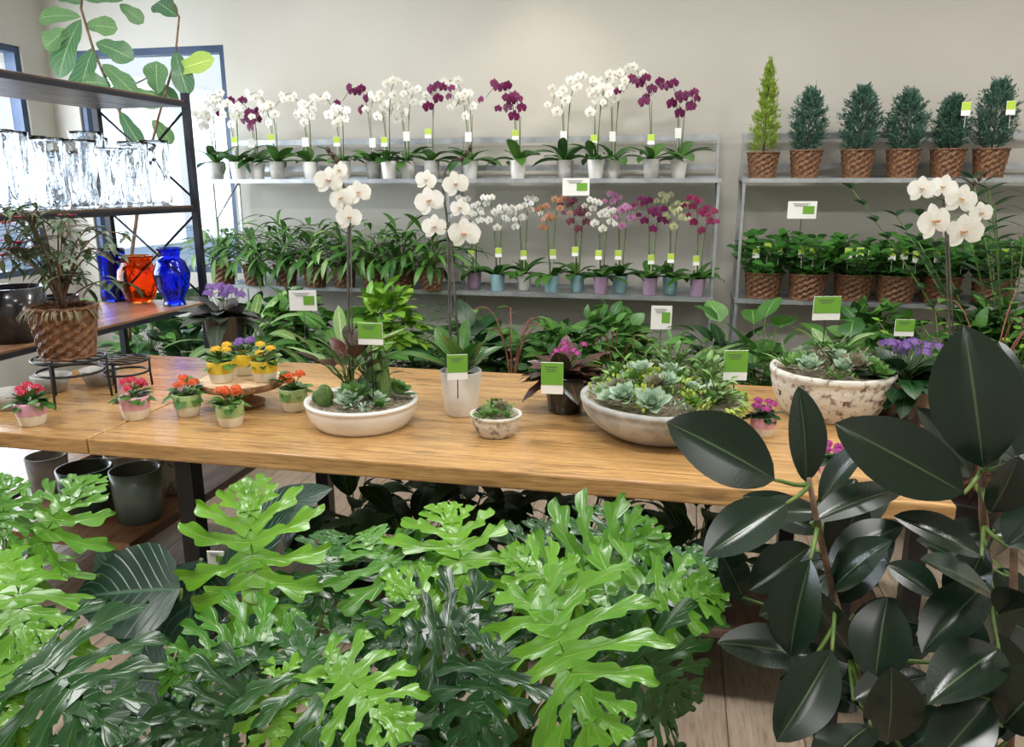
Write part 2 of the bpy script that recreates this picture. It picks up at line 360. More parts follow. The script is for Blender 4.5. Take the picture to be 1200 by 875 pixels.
def basketm(mb,rt,rb,h,rows=12,seg=40):
    pr=[(0,0)]+[(rb+(rt-rb)*j/rows,h*j/rows) for j in range(rows+1)]+[(rt-.008,h),(rt-.01,h*.85),(0,h*.86)]
    a=rt*.035
    lathe(mb,pr,[0]*(rows+3)+[1],seg,wob=lambda k,j:(a if ((k//2)+j)%2 else -a) if 1<j<rows+1 else 0)
    for zz in (h,h*.03):
        rr=rt if zz==h else rb
        pts=[(cos(2*pi*k/24)*(rr),sin(2*pi*k/24)*(rr),zz+.002*(-1)**k) for k in range(25)]; tube(mb,pts,rt*.06,rt*.06,0,6)
def bowlprof(rt,rb,h,th,soil):
    return [(0,0),(rb,0)]+[(rb+(rt-rb)*sin(pi/2*j/8)**.85,h*.86*j/8) for j in range(1,9)]+[(rt+.004,h*.88),(rt+.004,h),(rt-th,h),(rt-th*1.2,soil),(0,soil+h*.12)]
def addtag(root,loc,w,h,m='cyel',nm_='plant_tag',lean=0):
    mb=MB(); box(mb,(0,0,h*.5),(w,.002,h),0); box(mb,(0,-.0015,h*.68),(w*.98,.001,h*.6),1); tube(mb,[(0,0,-h*.9),(0,0,.01)],.0012,.0012,0,4)
    o=mk(nm_,mb,['card',m],root,False,loc); o.rotation_euler=(-.1,lean,YAW+R.uniform(-.3,.3)); return o
# ---------------------------------------------------------------- room
XL,XR,YB,ZC,YF=-5.1,3.3,5.75,3.4,-2.6
def setting(name,mb,mats,bev=0): return tag(mk(name,mb,mats,None,False,bev=bev),kind='structure')
mb=MB(); bx(mb,XL-.2,XR+.2,YF-.2,YB+.2,-.1,0); setting('floor',mb,['floor'])
mb=MB(); bx(mb,XL-.2,XR+.2,YF-.2,YB+.2,ZC,ZC+.1); setting('ceiling',mb,['ceil'])
w0,w1,wz0,wz1=-4.85,-3.5,.9,2.66
mb=MB(); bx(mb,XL-.2,w0,YB,YB+.2,0,ZC); bx(mb,w1,XR+.2,YB,YB+.2,0,ZC); bx(mb,w0,w1,YB,YB+.2,0,wz0); bx(mb,w0,w1,YB,YB+.2,wz1,ZC); setting('wall_back',mb,['wall'])
l0,l1=1.2,5.5
mb=MB(); bx(mb,XL-.2,XL,YF,l0,0,ZC); bx(mb,XL-.2,XL,l1,YB,0,ZC); bx(mb,XL-.2,XL,l0,l1,0,wz0); bx(mb,XL-.2,XL,l0,l1,wz1,ZC); setting('wall_left',mb,['wall'])
mb=MB(); bx(mb,XR,XR+.2,YF,YB,0,ZC); setting('wall_right',mb,['wall'])
mb=MB(); bx(mb,XL-.2,XR+.2,YF-.2,YF,0,ZC); setting('wall_front',mb,['wall'])
mb=MB(); bx(mb,w1,XR,YB-.015,YB,0,.12); setting('baseboard_back',mb,['ceil'])
def window(n,axis,a,b,z0,z1,c,div):
    mb=MB(); f=.05
    def bb(p,q,r,s):
        if axis=='x': bx(mb,p,q,c,c+.1,r,s)
        else: bx(mb,c-.1,c,p,q,r,s)
    bb(a,a+f,z0,z1); bb(b-f,b,z0,z1); bb(a+f,b-f,z0,z0+f); bb(a+f,b-f,z1-f,z1)
    for k in range(1,div): x=a+(b-a)*k/div; bb(x-f/2,x+f/2,z0+f,z1-f)
    o=setting(f'window_{n}',mb,['winfr']); o['label']='dark blue steel-framed window with bright daylight behind'
    g=MB()
    if axis=='x': bx(g,a+f,b-f,c+.04,c+.05,z0+f,z1-f)
    else: bx(g,c-.05,c-.04,a+f,b-f,z0+f,z1-f)
    mk('window_pane',g,['pane'],o,False)
window(1,'x',w0,w1,wz0,wz1,YB+.02,1); window(2,'y',l0,l1,wz0,wz1,XL-.02,3)
mb=MB(); bx(mb,-30,-5.4,-10,30,-.1,-.02); bx(mb,-5.4,12,6.1,30,-.1,-.02); o=mk('pavement',mb,[pm('pavement_concrete',C(190,196,206),None,.5,.9)],None,False); tag(o,kind='structure')
# ---------------------------------------------------------------- galvanised wall shelves
S1x0,S1x1,S2x0,S2x1=-3.43,.26,.39,2.35
SF=5.3;SB=5.68;ZT=1.65;ZL=.87
def metalshelf(x0,x1,lab):
    r=thing('metal_shelving_unit',lab,'shelf',((x0+x1)/2,(SF+SB)/2,0),'galvanised shelving units'); w=(x1-x0)/2; d=(SB-SF)/2
    for z in (ZT,ZL):
        mb=MB(); bx(mb,-w,w,-d,d,z-.015,z-.001); bx(mb,-w,w,-d-.006,-d,z-.028,z); bx(mb,-w,w,d-.01,d,z-.028,z+.02); mk('shelf',mb,['galv'],r,False)
    n=3 if w>1.3 else 2
    for i in range(n):
        x=-w+.015+(2*w-.03)*i/(n-1)
        for y,zt in ((-d+.012,ZT-.028),(d-.012,1.95)):
            mb=MB(); bx(mb,x-.009,x+.009,y-.009,y+.009,0,zt); mk('upright',mb,['galv'],r,False)
        for za,zb in ((ZL-.25,ZL-.03),(ZT-.3,ZT-.03)):
            mb=MB(); tube(mb,[(x,-d+.02,za),(x,d-.02,zb)],.006,.006,0,5); mk('brace',mb,['galv'],r)
    for za,zb in ((1.905,1.945),(ZT+.06,ZT+.1)):
        mb=MB(); bx(mb,-w+.03,w-.03,d-.01,d,za,zb); mk('rail',mb,['galv'],r,False)
metalshelf(S1x0,S1x1,'long galvanised metal shelving unit against the wall holding orchids')
metalshelf(S2x0,S2x1,'galvanised metal shelving unit holding small conifers in baskets')
# ---------------------------------------------------------------- orchids on shelves
def orchid(loc,h,pet,pot,stems,fs=.07,nf=8,label='',group=None,potr=.052,poth=.115,leafL=.2,nleaf=7,tagm='cyel',fcol='lip'):
    r=thing('potted_orchid',label,'orchid',loc,group)
    mb=MB(); potm(mb,potr,potr*.78,poth,0,1); mk('pot',mb,[pot,'soil'],r)
    mb=MB(); foliage(mb,nleaf,(0,0,poth*.85),(leafL*.75,leafL*1.15),(.065,.09),(.5,1.2),(0,.02),0,None,P_RUB,1.0,.25,6,1,kick=.1); mk('foliage',mb,['orchl'],r)
    for (x0,x1,hh) in stems:
        ms=MB(); mf=MB()
        dy=R.uniform(-.05,.02)
        P=bez((x0*.3,0,poth*.8),(x0,dy*.3,h*hh*.62),(x0*1.2,dy,h*hh*1.22),(x1,dy-.06,h*hh*.8),16)
        ms.cur=.5; tube(ms,P,.0035,.002,0,5)
        tube(ms,[(x0*.3+.004,.004,poth*.8),(x0*.9+.004,dy*.5+.004,h*hh*.72)],.0022,.0022,0,4)
        for k in range(nf):
            t=.42+.58*k/(nf-1); i=t*16; a=P[int(min(i,15))]; b=P[int(min(i,15))+1]; p=a.lerp(b,i-int(min(i,15)))
            sz=fs*(1.15-.45*k/nf)
            off=V(((.42 if k%2 else -.42)*fs,-.35*fs,R.uniform(-.2,.15)*fs))
            flower(mf,p+off,V((R.uniform(-.7,.7)+.1,-1,R.uniform(-.3,.2))),sz,0,1,0)
        mk('flower_stem',ms,['gstem'],r); mk('flower_spray',mf,[pet,fcol],r)
    if tagm: addtag(r,(R.uniform(-.02,.02),-.05,poth+.09+R.uniform(0,.06)),.045,.065,tagm)
    return r
G1='potted orchids on the top shelf'; G2='potted orchids on the lower shelf'
names={'pw':'white','pp':'purple','pk':'soft pink','pr':'crimson','pd':'maroon','po':'apricot','pc':'cream'}
top=[(254,'pw',.6),(279,'pw',.64),(302,'pp',.6),(325,'pw',.64),(364,'pw',.64),(402,'pw',.6),(438,'pp',.68),(456,'pw',.7),(478,'pw',.64),(506,'pp',.66),(551,'pw',.7),(607,'pp',.66),(662,'pw',.72),(698,'pw',.7),(718,'pw',.76),(763,'pp',.68),(795,'pp',.66)]
for i,(px,pc,h) in enumerate(top):
    p=aty(px,200,SF+(.09 if i%2 else .19)); p.z=ZT
    lean=R.choice((-1,1)) if i not in(1,4,5) else -1
    st=[(.02*lean,.2*lean,1.)]
    if pc!='pp' or i%3!=0: st.append((-.02*lean,.08*lean*R.choice((1,-1)),.86))
    orchid(p,h,pc,'white' if i%3 else 'conc',st,.074,7,f'{names[pc]} moth orchid in a small white pot on the shelf',G1,.058,.125,.24,8,'cyel' if i%2 else 'card','lip' if pc!='pp' else 'lipm')
low=[(556,'pw','lav'),(583,'pw','teal'),(614,'pw','white'),(646,'po','teal'),(676,'pd','teal'),(704,'pw','lav'),(726,'pk','teal'),(761,'pp','lav'),(785,'pc','teal'),(817,'pr','lav')]
for i,(px,pc,po) in enumerate(low):
    p=aty(px,340,SF+(.07 if i%2 else .15)); p.z=ZL; lean=R.choice((-1,1))
    orchid(p,R.uniform(.66,.72),pc,po,[(.02*lean,.11*lean,1.),(-.03*lean,-.07*lean,.9)],.058,8 if pc!='po' else 6,f'{names[pc]} orchid in a {"lavender" if po=="lav" else "aqua" if po=="teal" else "white"} glazed pot on the lower shelf',G2,.054,.12,.2,9,'cyel','lipm')
# ---------------------------------------------------------------- conifers
def conifer(loc,h,r,m,n,label,sharp,bh=.17):
    t=thing('potted_conifer',label,'conifer',loc,'small conifers in wicker baskets')
    mb=MB(); basketm(mb,.1,.078,bh,9,36); mk('basket',mb,['basket','soil'],t,False)
    mb=MB(); tube(mb,[(0,0,bh*.8),(0,0,bh+h*.8)],.008,.003,0,6); mk('trunk',mb,['bark'],t)
    mb=MB(); ph=R.uniform(0,6)
    nb=150
    for b_ in range(nb):
        f=b_/nb; az=b_*2.4+ph; pr=((1-f)**.75+.04 if sharp else (sin(pi*(.24+.72*f))**.8))*R.uniform(.65,1.08); z0=bh-.02+h*f*(.9 if sharp else .85)
        tip=V((cos(az)*r*pr,sin(az)*r*pr,z0+h*(.14 if sharp else .16)*R.uniform(.5,1.2))); st_=V((0,0,z0))
        for k in range(n//nb):
            q=R.uniform(.35,1); p=st_.lerp(tip,q)+V((R.gauss(0,.006),R.gauss(0,.006),R.gauss(0,.007))); dd=(tip-st_).normalized()*(1.2 if sharp else .8)+V((R.uniform(-1,1),R.uniform(-1,1),R.uniform(-.1,1.2)))*.6
            leaf(mb,p,dd,(R.uniform(-1,1),R.uniform(-1,1),.5),R.uniform(.02,.034),.007,0,P_ELL,.2,.3,2,1)
    mk('foliage',mb,[m],t); return t
pz=lambda px,dy: (lambda p:(p.x,p.y,ZT))(aty(px,202,SF+dy))
conifer(pz(893,.12),.57,.1,'cyp',3900,'tall lime-green cypress in a woven wicker basket','s',.16)
for px,h,w in ((943,.4,.12),(1003,.41,.13),(1056,.37,.14),(1108,.34,.11),(1158,.43,.13)):
    c=conifer(pz(px,.12),h,w,'spr',4500,'blue-green dwarf conifer in a woven wicker basket on the shelf','')
    if px>1100: addtag(c,(.03,-.13,.36),.05,.08,'cyel')
for i,px in enumerate((893,945,998,1048,1100,1162)):
    p=aty(px,345,SF+(.1 if i%2 else .13)); p.z=ZL
    t=thing('potted_plant','dense glossy green plant in a wicker basket with yellow tags','plant',p,'glossy plants in baskets')
    mb=MB(); basketm(mb,.12,.105,.165,9,40); mk('basket',mb,['basket','soil'],t,False)
    mb=MB()
    for k in range(28):
        az=k*2.4; e=R.uniform(.7,1.5); L=R.uniform(.16,.3); d=V((cos(az)*cos(e),sin(az)*cos(e),sin(e)))
        P=[V((cos(az)*.05,sin(az)*.05,.13))+d*L*q/6+V((cos(az),sin(az),0))*.02*(q/6)**2 for q in range(7)]; tube(mb,P,.003,.002,1,4)
        for q in (1,2,4,5,6):
            for sgn in(-1,1):
                dd=d*.5+d.cross(UP).normalized()*sgn+V((R.uniform(-.4,.4),R.uniform(-.6,.2),R.uniform(-.2,.3))); leaf(mb,P[q],dd,UP+V((0,-.6,0)),.078,.054,0,P_OV,.3,.1,4,1)
    mk('foliage',mb,['zz','gstem'],t)
    for a in (-.07,.0,.07): addtag(t,(a,-.12,.25+R.uniform(0,.05)),.045,.075,'cyel')
p=aty(1200,330,4.55); t=thing('potted_palm','tall dark palm-like plant in a wicker basket','plant',(p.x,p.y,0))
mb=MB(); basketm(mb,.16,.13,.3,12,40); mk('basket',mb,['basket','soil'],t,False)
mb=MB()
for k in range(22):
    az=k*2.4; e=R.uniform(1.05,1.45); L=R.uniform(1.1,1.55); d=V((cos(az)*cos(e),sin(az)*cos(e),sin(e)))
    P=[V((0,0,.26))+d*L*q/14+V((cos(az),sin(az),-.15))*.18*(q/14)**2 for q in range(15)]; tube(mb,P,.006,.003,1,4)
    for q in range(5,15):
        for sgn in(-1,1): leaf(mb,P[q],d*.7+d.cross(UP).normalized()*sgn,UP,.13,.045,0,P_ELL,.4,.1,4,1)
mk('foliage',mb,['dark','gstem'],t)
for i,px in enumerate((264,300,336,370,404,438,472,506)):
    p=aty(px,335,SF+(.0 if i%2 else .04)); p.z=ZL
    t=thing('potted_leafy_plant','arching slender-leaved green plant in a wicker basket on the shelf','plant',p,'leafy plants in baskets')
    mb=MB(); basketm(mb,.09,.07,.15,8,32); mk('basket',mb,['basket','soil'],t,False)
    mb=MB(); foliage(mb,74,(0,0,.12),(.17,.27),(.028,.046),(.35,1.5),(.06,.33),0,1,P_ELL,1.3,.2,6,1); mk('foliage',mb,[('varg','mid','mid','mid')[i%4],'gstem'],t)
def floorplant(px,Y,ztop,kind,r=.3,label='',pot='npot',ph=.3,n=60):
    p=aty(px,400,Y); p.z=0
    t=thing('potted_leafy_plant',label,'plant',p)
    mb=MB(); (basketm(mb,.15,.12,ph,12,36) if pot=='basket' else potm(mb,.15,.12,ph,0,1)); mk('basket' if pot=='basket' else 'pot',mb,['basket' if pot=='basket' else pot,'soil'],t,pot!='basket')
    mb=MB()
    if kind[0]=='b': bushy(mb,n*4,(0,0,(ztop+ph)/2),(r,r,(ztop-ph)/2),(.08,.14),(.05,.09),0); foliage(mb,8,(0,0,ph*.85),(.05,.1),(.04,.05),(.8,1.4),(.1,.4),0,1)
    elif kind[0]=='f':
        for k in range(n//2):
            az=k*2.4; e=R.uniform(.7,1.45); L=R.uniform(.6,1.)*(ztop-ph+.1); d=V((cos(az)*cos(e),sin(az)*cos(e),sin(e)))
            P=[V((0,0,ph*.85))+d*L*q/10+V((cos(az),sin(az),-.5))*.14*(q/10)**2 for q in range(11)]; tube(mb,P,.004,.002,1,4)
            for q in range(3,11):
                for sgn in(-1,1): leaf(mb,P[q],d*.6+d.cross(UP).normalized()*sgn,UP,.1*(1.25-.07*q),.034,0,P_ELL,.5,.1,4,1)
    elif kind[0]=='s': foliage(mb,n,(0,0,ph*.85),(.25,.4),(.06,.1),(.5,1.45),(.1,ztop-ph-.15),0,1,P_ELL,1.,.15,6,1)
    else: foliage(mb,n+15,(0,0,ph*.85),(.14,.24),(.09,.15),(.4,1.45),(.12,ztop-ph),0,1,P_OV,.8,.12,6,1)
    mk('foliage',mb,[kind[1:],'gstem'],t); return t
fp=[(175,4.9,.9,'hmid'),(225,4.7,.95,'hdark'),(285,4.5,.95,'svarg'),(345,4.8,.9,'bmid'),(395,4.5,.85,'hmid'),(455,4.6,1.0,'bbright'),(500,4.9,.85,'fmid'),(560,4.7,.78,'hlily'),(610,4.9,.76,'smid'),(655,4.6,.76,'bmid'),(715,4.5,.92,'bmid'),(760,4.9,.8,'fmid'),(800,4.4,.8,'svarg'),(850,4.7,.75,'hdark'),(890,4.3,.97,'hmid'),(945,4.4,.95,'fmid'),(1000,4.2,.9,'hmid'),(1060,4.1,.95,'fmid'),(1120,4.,1.02,'fbright'),(1180,3.9,1.05,'fmid'),(1030,4.7,.95,'bmid'),(1160,4.5,1.0,'bmid'),(300,5.,.85,'hlily')]
for i,(px,Y,zt,k) in enumerate(fp):
    floorplant(px,Y,zt,k,R.uniform(.2,.25),{'b':'bushy small-leaved green plant on the floor behind the table','s':'arching strap-leaved green plant on the floor behind the table','h':'broad-leaved green plant on the floor behind the table','f':'feathery green plant on the floor behind the table'}[k[0]],'basket' if i%3==1 else 'npot')
for px,Y,zt in ((600,4.35,1.02),(722,4.3,.98),(1165,3.55,1.3)):
    p=aty(px,400,Y); t=thing('twiggy_plant','slender plant with arching reddish bare twigs and sparse leaves','plant',(p.x,p.y,0))
    mb=MB(); potm(mb,.12,.1,.25,0,1); mk('pot',mb,['npot','soil'],t); mb=MB(); ml=MB()
    for k in range(9):
        az=k*2.4; hh=R.uniform(.7,1)*(zt-.22); P=bez((0,0,.22),(0,0,.22+hh*.6),(cos(az)*.1,sin(az)*.1,.22+hh),(cos(az)*.22,sin(az)*.22,.2+hh*R.uniform(.8,1)),8); tube(mb,P,.005,.002,0,5)
        for q in(4,6,8): leaf(ml,P[q],V((cos(az+q),sin(az+q),.3)),UP,.09,.045,0,P_OV,.6,.1,4,1)
    mk('twigs',mb,['twig'],t); mk('foliage',ml,['mid'],t)
# ---------------------------------------------------------------- tables
TY0,TY1,TZ=2.04,3.22,.8
def mktable(x0,x1,y0,y1,lab,legs,boards='table',low=None):
    r=thing('display_table',lab,'table',((x0+x1)/2,(y0+y1)/2,0)); a=(x1-x0)/2; b=(y1-y0)/2
    mb=MB(); bx(mb,-a,a,-b,b,TZ-.055,TZ); mk('table_top',mb,[boards],r,False,bev=.006)
    mb=MB(); zz=TZ-.055; i=.14
    bx(mb,-a+.1,a-.1,-b+i,-b+i+.05,zz-.05,zz); bx(mb,-a+.1,a-.1,b-.15,b-.1,zz-.05,zz); bx(mb,-a+.1,-a+.15,-b+i+.05,b-.15,zz-.05,zz); bx(mb,a-.15,a-.1,-b+i+.05,b-.15,zz-.05,zz)
    mk('frame',mb,['black'],r,False)
    for lx in legs:
        for ly in (-b+.1,b-.1):
            mb=MB(); bx(mb,lx-(x0+x1)/2-.03,lx-(x0+x1)/2+.03,ly-.03,ly+.03,0,zz); mk('leg',mb,['black'],r,False)
    if low: mb=MB(); bx(mb,-a+.02,a-.02,-b+.16,b-.05,low-.035,low); mk('lower_shelf',mb,['lwood'],r,False,bev=.003)
    return r
mktable(-1.85,.74,TY0,TY1,'long honey-coloured plank table on a black steel frame',(-1.56,.5))
mktable(-2.62,-1.856,TY0,TY1,'matching plank table with a lower wooden shelf',(-2.56,),low=.35)
mktable(.76,1.6,2.55,3.25,'smaller wooden plank table on black legs beside the long table',(.85,1.5))
# ---------------------------------------------------------------- left shelving unit
UX0,UX1,UY0,UY1=-3.3,-2.69,1.5,4.04
ZS=(.35,.94,1.494,2.06)
u=thing('vase_shelving_unit','dark steel and wood shelving unit holding glass vases and pots','shelf',((UX0+UX1)/2,(UY0+UY1)/2,0))
cx,cy=(UX0+UX1)/2,(UY0+UY1)/2
for i,z in enumerate(ZS):
    mb=MB(); bx(mb,UX0-cx+.01,UX1-cx-.01,UY0-cy+.01,UY1-cy-.01,z-.032,z,0); mk('shelf',mb,['lwood' if i<2 else 'dwood'],u,False,bev=.003)
    mb=MB(); bx(mb,UX1-cx-.012,UX1-cx,UY0-cy+.03,UY1-cy-.03,z-.036,z-.012); mk('shelf_edge',mb,['bluefr'],u,False)
for x in (UX0,UX1-.035):
    for y in (UY0,UY1-.035):
        mb=MB(); bx(mb,x-cx,x-cx+.035,y-cy,y-cy+.035,0,2.1); mk('post',mb,['bluefr'],u,False)
for z0,z1 in ((.96,1.45),(1.52,2.02)):
    for a,b,o_ in ((z0,z1,-.015),(z1,z0,-.004)):
        mb=MB(); tube(mb,[(UX0-cx+.02,UY1-cy+o_,a),(UX1-cx-.02,UY1-cy+o_,b)],.007,.007,0,5); mk('cross_brace',mb,['bluefr'],u)
def vase(loc,h,r,mat,lab,kind,grp='clear glass vases'):
    prs={'bell':[(0,0),(.7,0),(.75,.05),(.55,.3),(.6,.6),(.8,.85),(1,1)],'round':[(0,0),(.55,0),(.75,.12),(1,.45),(.95,.68),(.72,.86),(.82,1)],'cyl':[(0,0),(.8,0),(.85,.1),(.8,.4),(.82,.7),(.9,1)],'urn':[(0,0),(.6,0),(.55,.08),(.9,.35),(1,.55),(.8,.75),(.5,.85),(.55,.92),(.75,1)],'wav':[(0,0),(.7,0),(.85,.15),(.75,.35),(.9,.55),(.78,.75),(1,1)]}[kind]
    out=[]
    for a,b in zip(prs,prs[1:]):
        for q in range(4): f=q/4; f2=f*f*(3-2*f); out.append((a[0]+(b[0]-a[0])*f2,a[1]+(b[1]-a[1])*f))
    out.append(prs[-1]); outer=[(x*r,z*h) for x,z in out]; inner=[(max(x*r-.005,0),max(z*h,.012)) for x,z in out[::-1]]
    mb=MB(); ph=R.random()*6; lathe(mb,outer+inner,0,36,wob=lambda k,j: .035*r*sin(k*2*pi/36*6+ph+j*.25)*(1 if kind not in('urn','round') else .2))
    o=mk('glass_vase',mb,[mat],None,True,loc); tag(o,lab,'vase',grp); return o
ks=['cyl','wav','bell','cyl']; j=0
for xi,x in enumerate((-2.83,-3.03,-3.2)):
    for yi in range(11 if xi<2 else 6):
        y=3.88-yi*.19*(1 if xi<2 else 1.8)-(.07 if xi==1 else 0)
        vase((x+R.uniform(-.01,.01),y,ZS[2]+.001),R.uniform(.27,.38) if xi else R.uniform(.24,.36),.082,'glass','clear rippled glass vase on the dark wooden shelf',ks[(j*3+xi)%4]); j+=1
for px,py,h,w,mat,lab,kd in ((205,357,66,41,'blueg','cobalt blue glass vase with a flared neck on the shelf','urn'),(165,354,54,46,'orgg','squat orange glass vase on the wooden shelf','round'),(136,352,60,36,'blueg','cobalt blue glass vase behind the orange vase','cyl')):
    q=atz(px,py,ZS[1]); dd=dep(q); vase((q.x,q.y,ZS[1]+.001),h/F*dd,w/F*dd/2,mat,lab,kd,'coloured glass vases')
def simplepot(name,loc,rt,rb,h,mat,lab,grp=None):
    mb=MB(); pr=[(0,0),(rb,0),(rb+(rt-rb)*.5,h*.5),(rt,h),(rt-.008,h),(rt-.012,h*.5),(rb-.012,.012),(0,.012)]; lathe(mb,pr,0,40)
    o=mk(name,mb,[mat],None,True,loc); tag(o,lab,'pot',grp); return o
def pxpot(px,py,w,h,z,mat,lab,tp=.88):
    q=atz(px,py,z); dd=dep(q); r=w/F*dd/2; return simplepot('plant_pot',(q.x,q.y,z+.001),r,r*tp,h/F*dd,mat,lab,'empty glazed pots')
pxpot(22,398,70,62,ZS[1],'bpot','black ceramic pot on the wooden shelf')
pxpot(75,380,40,34,ZS[1],'bpot','low black ceramic pot on the wooden shelf')
pxpot(165,606,56,60,.35,'gpot','grey-green glazed empty pot on the low shelf')
pxpot(106,602,60,58,.35,'dkpot','dark green glazed empty pot on the low shelf')
pxpot(148,572,40,44,.35,'mosaic','distressed white glazed empty pot on the low shelf')
pxpot(194,576,36,44,.35,'mosaic','distressed white glazed pot near the table leg')
pxpot(60,575,44,44,.35,'conc','pale grey empty pot on the low shelf')
def stand(loc,r,h,lab):
    t=thing('plant_stand',lab,'stand',loc,'black wire plant stands')
    for z,rr in ((h,r),(h-.05,r*.92)): mb=MB(); tube(mb,[(cos(a*pi/12)*rr,sin(a*pi/12)*rr,z) for a in range(25)],.005,.005,0,6); mk('ring',mb,['black'],t)
    for k in range(5): mb=MB(); y=-r+(k+.5)*2*r/5; w=sqrt(r*r-y*y); tube(mb,[(-w,y,h),(w,y,h)],.004,.004,0,5); mk('bar',mb,['black'],t)
    for k in range(3):
        a=k*2*pi/3-pi/2+.2; mb=MB(); tube(mb,[(cos(a)*r,sin(a)*r,h),(cos(a)*r*.98,sin(a)*r*.98,h*.5),(cos(a)*r*1.02,sin(a)*r*1.02,.005)],.005,.005,0,6); mk('leg',mb,['black'],t)
s1=atz(88,470,TZ); stand((s1.x,s1.y,TZ),.125,.17,'round black wire plant stand carrying a basket plant')
s2=atz(150,455,TZ); stand((s2.x,s2.y,TZ),.09,.12,'small round black wire plant stand on the table')
t=thing('basket_plant','wispy grey-green plant with red flowers in a brown wicker basket','plant',(s1.x,s1.y,TZ+.176))
mb=MB(); basketm(mb,.118,.09,.19,11,44); mk('basket',mb,['basket','soil'],t,False)
mb=MB(); tips=[]
for k in range(26):
    az=k*2.4; hh=R.uniform(.06,.4); sp_=R.uniform(.05,.26); P=bez((0,0,.17),(cos(az)*sp_*.2,sin(az)*sp_*.2,.2+hh*.7),(cos(az)*sp_*.6,sin(az)*sp_*.6,.22+hh*1.1),(cos(az)*sp_,sin(az)*sp_,.2+hh*R.uniform(.5,1)),9); tube(mb,P,.004,.002,1,5); tips.append(P[-1])
    for q in range(4,10):
        for z in range(2): a2=R.uniform(0,6.3); leaf(mb,P[q],V((cos(a2),sin(a2),R.uniform(-.3,1))),UP,R.uniform(.06,.12),R.uniform(.014,.024),0,P_ELL,.8,.25,4,1)
mk('foliage',mb,['brom','bark'],t)
tips.sort(key=lambda q:-q.z+q.x*1.2)
for q in tips[:8]:
    mb=MB(); q=q+V((0,-.04,.03))
    for z in range(9): leaf(mb,q,V((cos(z*.9),sin(z*.9),.5)),UP,.04,.028,0)
    tube(mb,[q-UP*.08,q],.002,.002,1,4); mk('flower',mb,['fred','gstem'],t)
mb=MB()
for k in range(150): a=R.uniform(0,2*pi); leaf(mb,(cos(a)*.1,sin(a)*.1,.19),(cos(a),sin(a),R.uniform(-.3,.6)),UP,R.uniform(.03,.08),.006,0,P_STR,1.6,0,4,1)
mk('moss',mb,['moss'],t)
for px,py in ((14,478),(62,458),(118,450)):
    q=atz(px,py,TZ); o=simplepot('plant_bowl',(q.x,q.y,TZ+.001),.075,.05,.065,'conc','small empty pale grey bowl on the table','empty bowls')
# ---------------------------------------------------------------- small kalanchoe pots
def kalan(px,py,wpx,two,fl,z=TZ,lab='',leafm='dark',cnt=5):
    q=atz(px,py,z); d=dep(q); r=wpx/F*d/2; h=r*1.65
    t=thing('potted_kalanchoe',lab,'plant',(q.x,q.y,z),'small flowering kalanchoes in two-tone pots')
    mb=MB(); lathe(mb,[(0,0),(r*.72,0),(r*.78,h*.06),(r*.93,h*.45),(r*.95,h*.5),(r*1.0,h*.96),(r*.97,h),(r*.9,h),(r*.86,h*.84),(0,h*.87)],[0,0,0,1,1,1,1,1,2],28); mk('pot',mb,['cream',two,'soil'],t)
    mb=MB(); foliage(mb,30,(0,0,h*.85),(r*.8,r*1.35),(r*.5,r*.8),(.1,1.2),(0,r*.8),0,None,P_RUB,.5,.15,4,1); mk('foliage',mb,[leafm],t)
    for k in range(cnt):
        a=k*2.4; c=V((cos(a)*r*.6,sin(a)*r*.6,h+r*R.uniform(.55,1.1))); mb=MB(); florets(mb,c,r*.34,12,r*.36); tube(mb,[(0,0,h*.85),c],.0015,.0015,1,4); mk('flower',mb,[fl,'gstem'],t)
for a in ((39,497,34,'pinkg','fred','pink-red'),(160,490,34,'pinkg','fred','pink-red'),(221,486,32,'sageg','forg','orange'),(271,498,33,'sageg','forg','orange'),(345,480,33,'sageg','forg','orange')):
    kalan(*a[:5],lab=f'small {a[5]} kalanchoe in a {"pink" if a[3]=="pinkg" else "green"} and cream pot',leafm='mid')
q=atz(286,474,TZ); d=dep(q); t=thing('cake_stand','round pale wood pedestal stand holding small yellow pots','stand',(q.x,q.y,TZ))
r=47/F*d; mb=MB(); lathe(mb,[(0,.075),(r*.98,.075),(r,.08),(r,.1),(r*.97,.105),(0,.105)],[1,1,1,0,0],40); mk('plate',mb,['stand','rim'],t)
mb=MB(); lathe(mb,[(0,0),(r*.5,0),(r*.52,.015),(r*.25,.03),(r*.22,.05),(r*.4,.075),(0,.076)],0,32); mk('base',mb,['rim'],t)
ZP=TZ+.106
for px,py,fl in ((260,447,'fyel'),(287,438,'fpur'),(311,446,'fyel')):
    kalan(px,py,31,'yelg',fl,ZP,'small flowering plant in a yellow pot on the wooden pedestal','mid',4)
def violet(px,py,rpx,pot,fl,lm,lab,hf=1.3,nl=30,cnt=9,prof=P_OV,z=TZ,k=1.,fz=.22):
    q=atz(px,py,z); d=dep(q); r=rpx/F*d; h=r*hf
    t=thing('potted_violet',lab,'plant',(q.x,q.y,z)); mb=MB(); potm(mb,r,r*.75,h,0,1,th=.006); mk('pot',mb,[pot,'soil'],t)
    mb=MB(); foliage(mb,nl,(0,0,h*.85),(r*1.1*k,r*1.7*k),(r*.7,r*1.1),(.1,1.2),(0,r*.6),0,None,prof,.6,.15,6,1,wave=.1); mk('foliage',mb,[lm],t)
    for k_ in range(cnt):
        mb=MB(); a=k_*2.4; c=V((cos(a)*r*.85*sqrt(k_/cnt),sin(a)*r*.85*sqrt(k_/cnt),h+r*R.uniform(.8,1.3))); florets(mb,c,r*fz,6,r*fz*1.4); tube(mb,[(0,0,h*.85),c],.0015,.0015,1,4)
        mk('flower',mb,[fl,'gstem'],t)
    return t
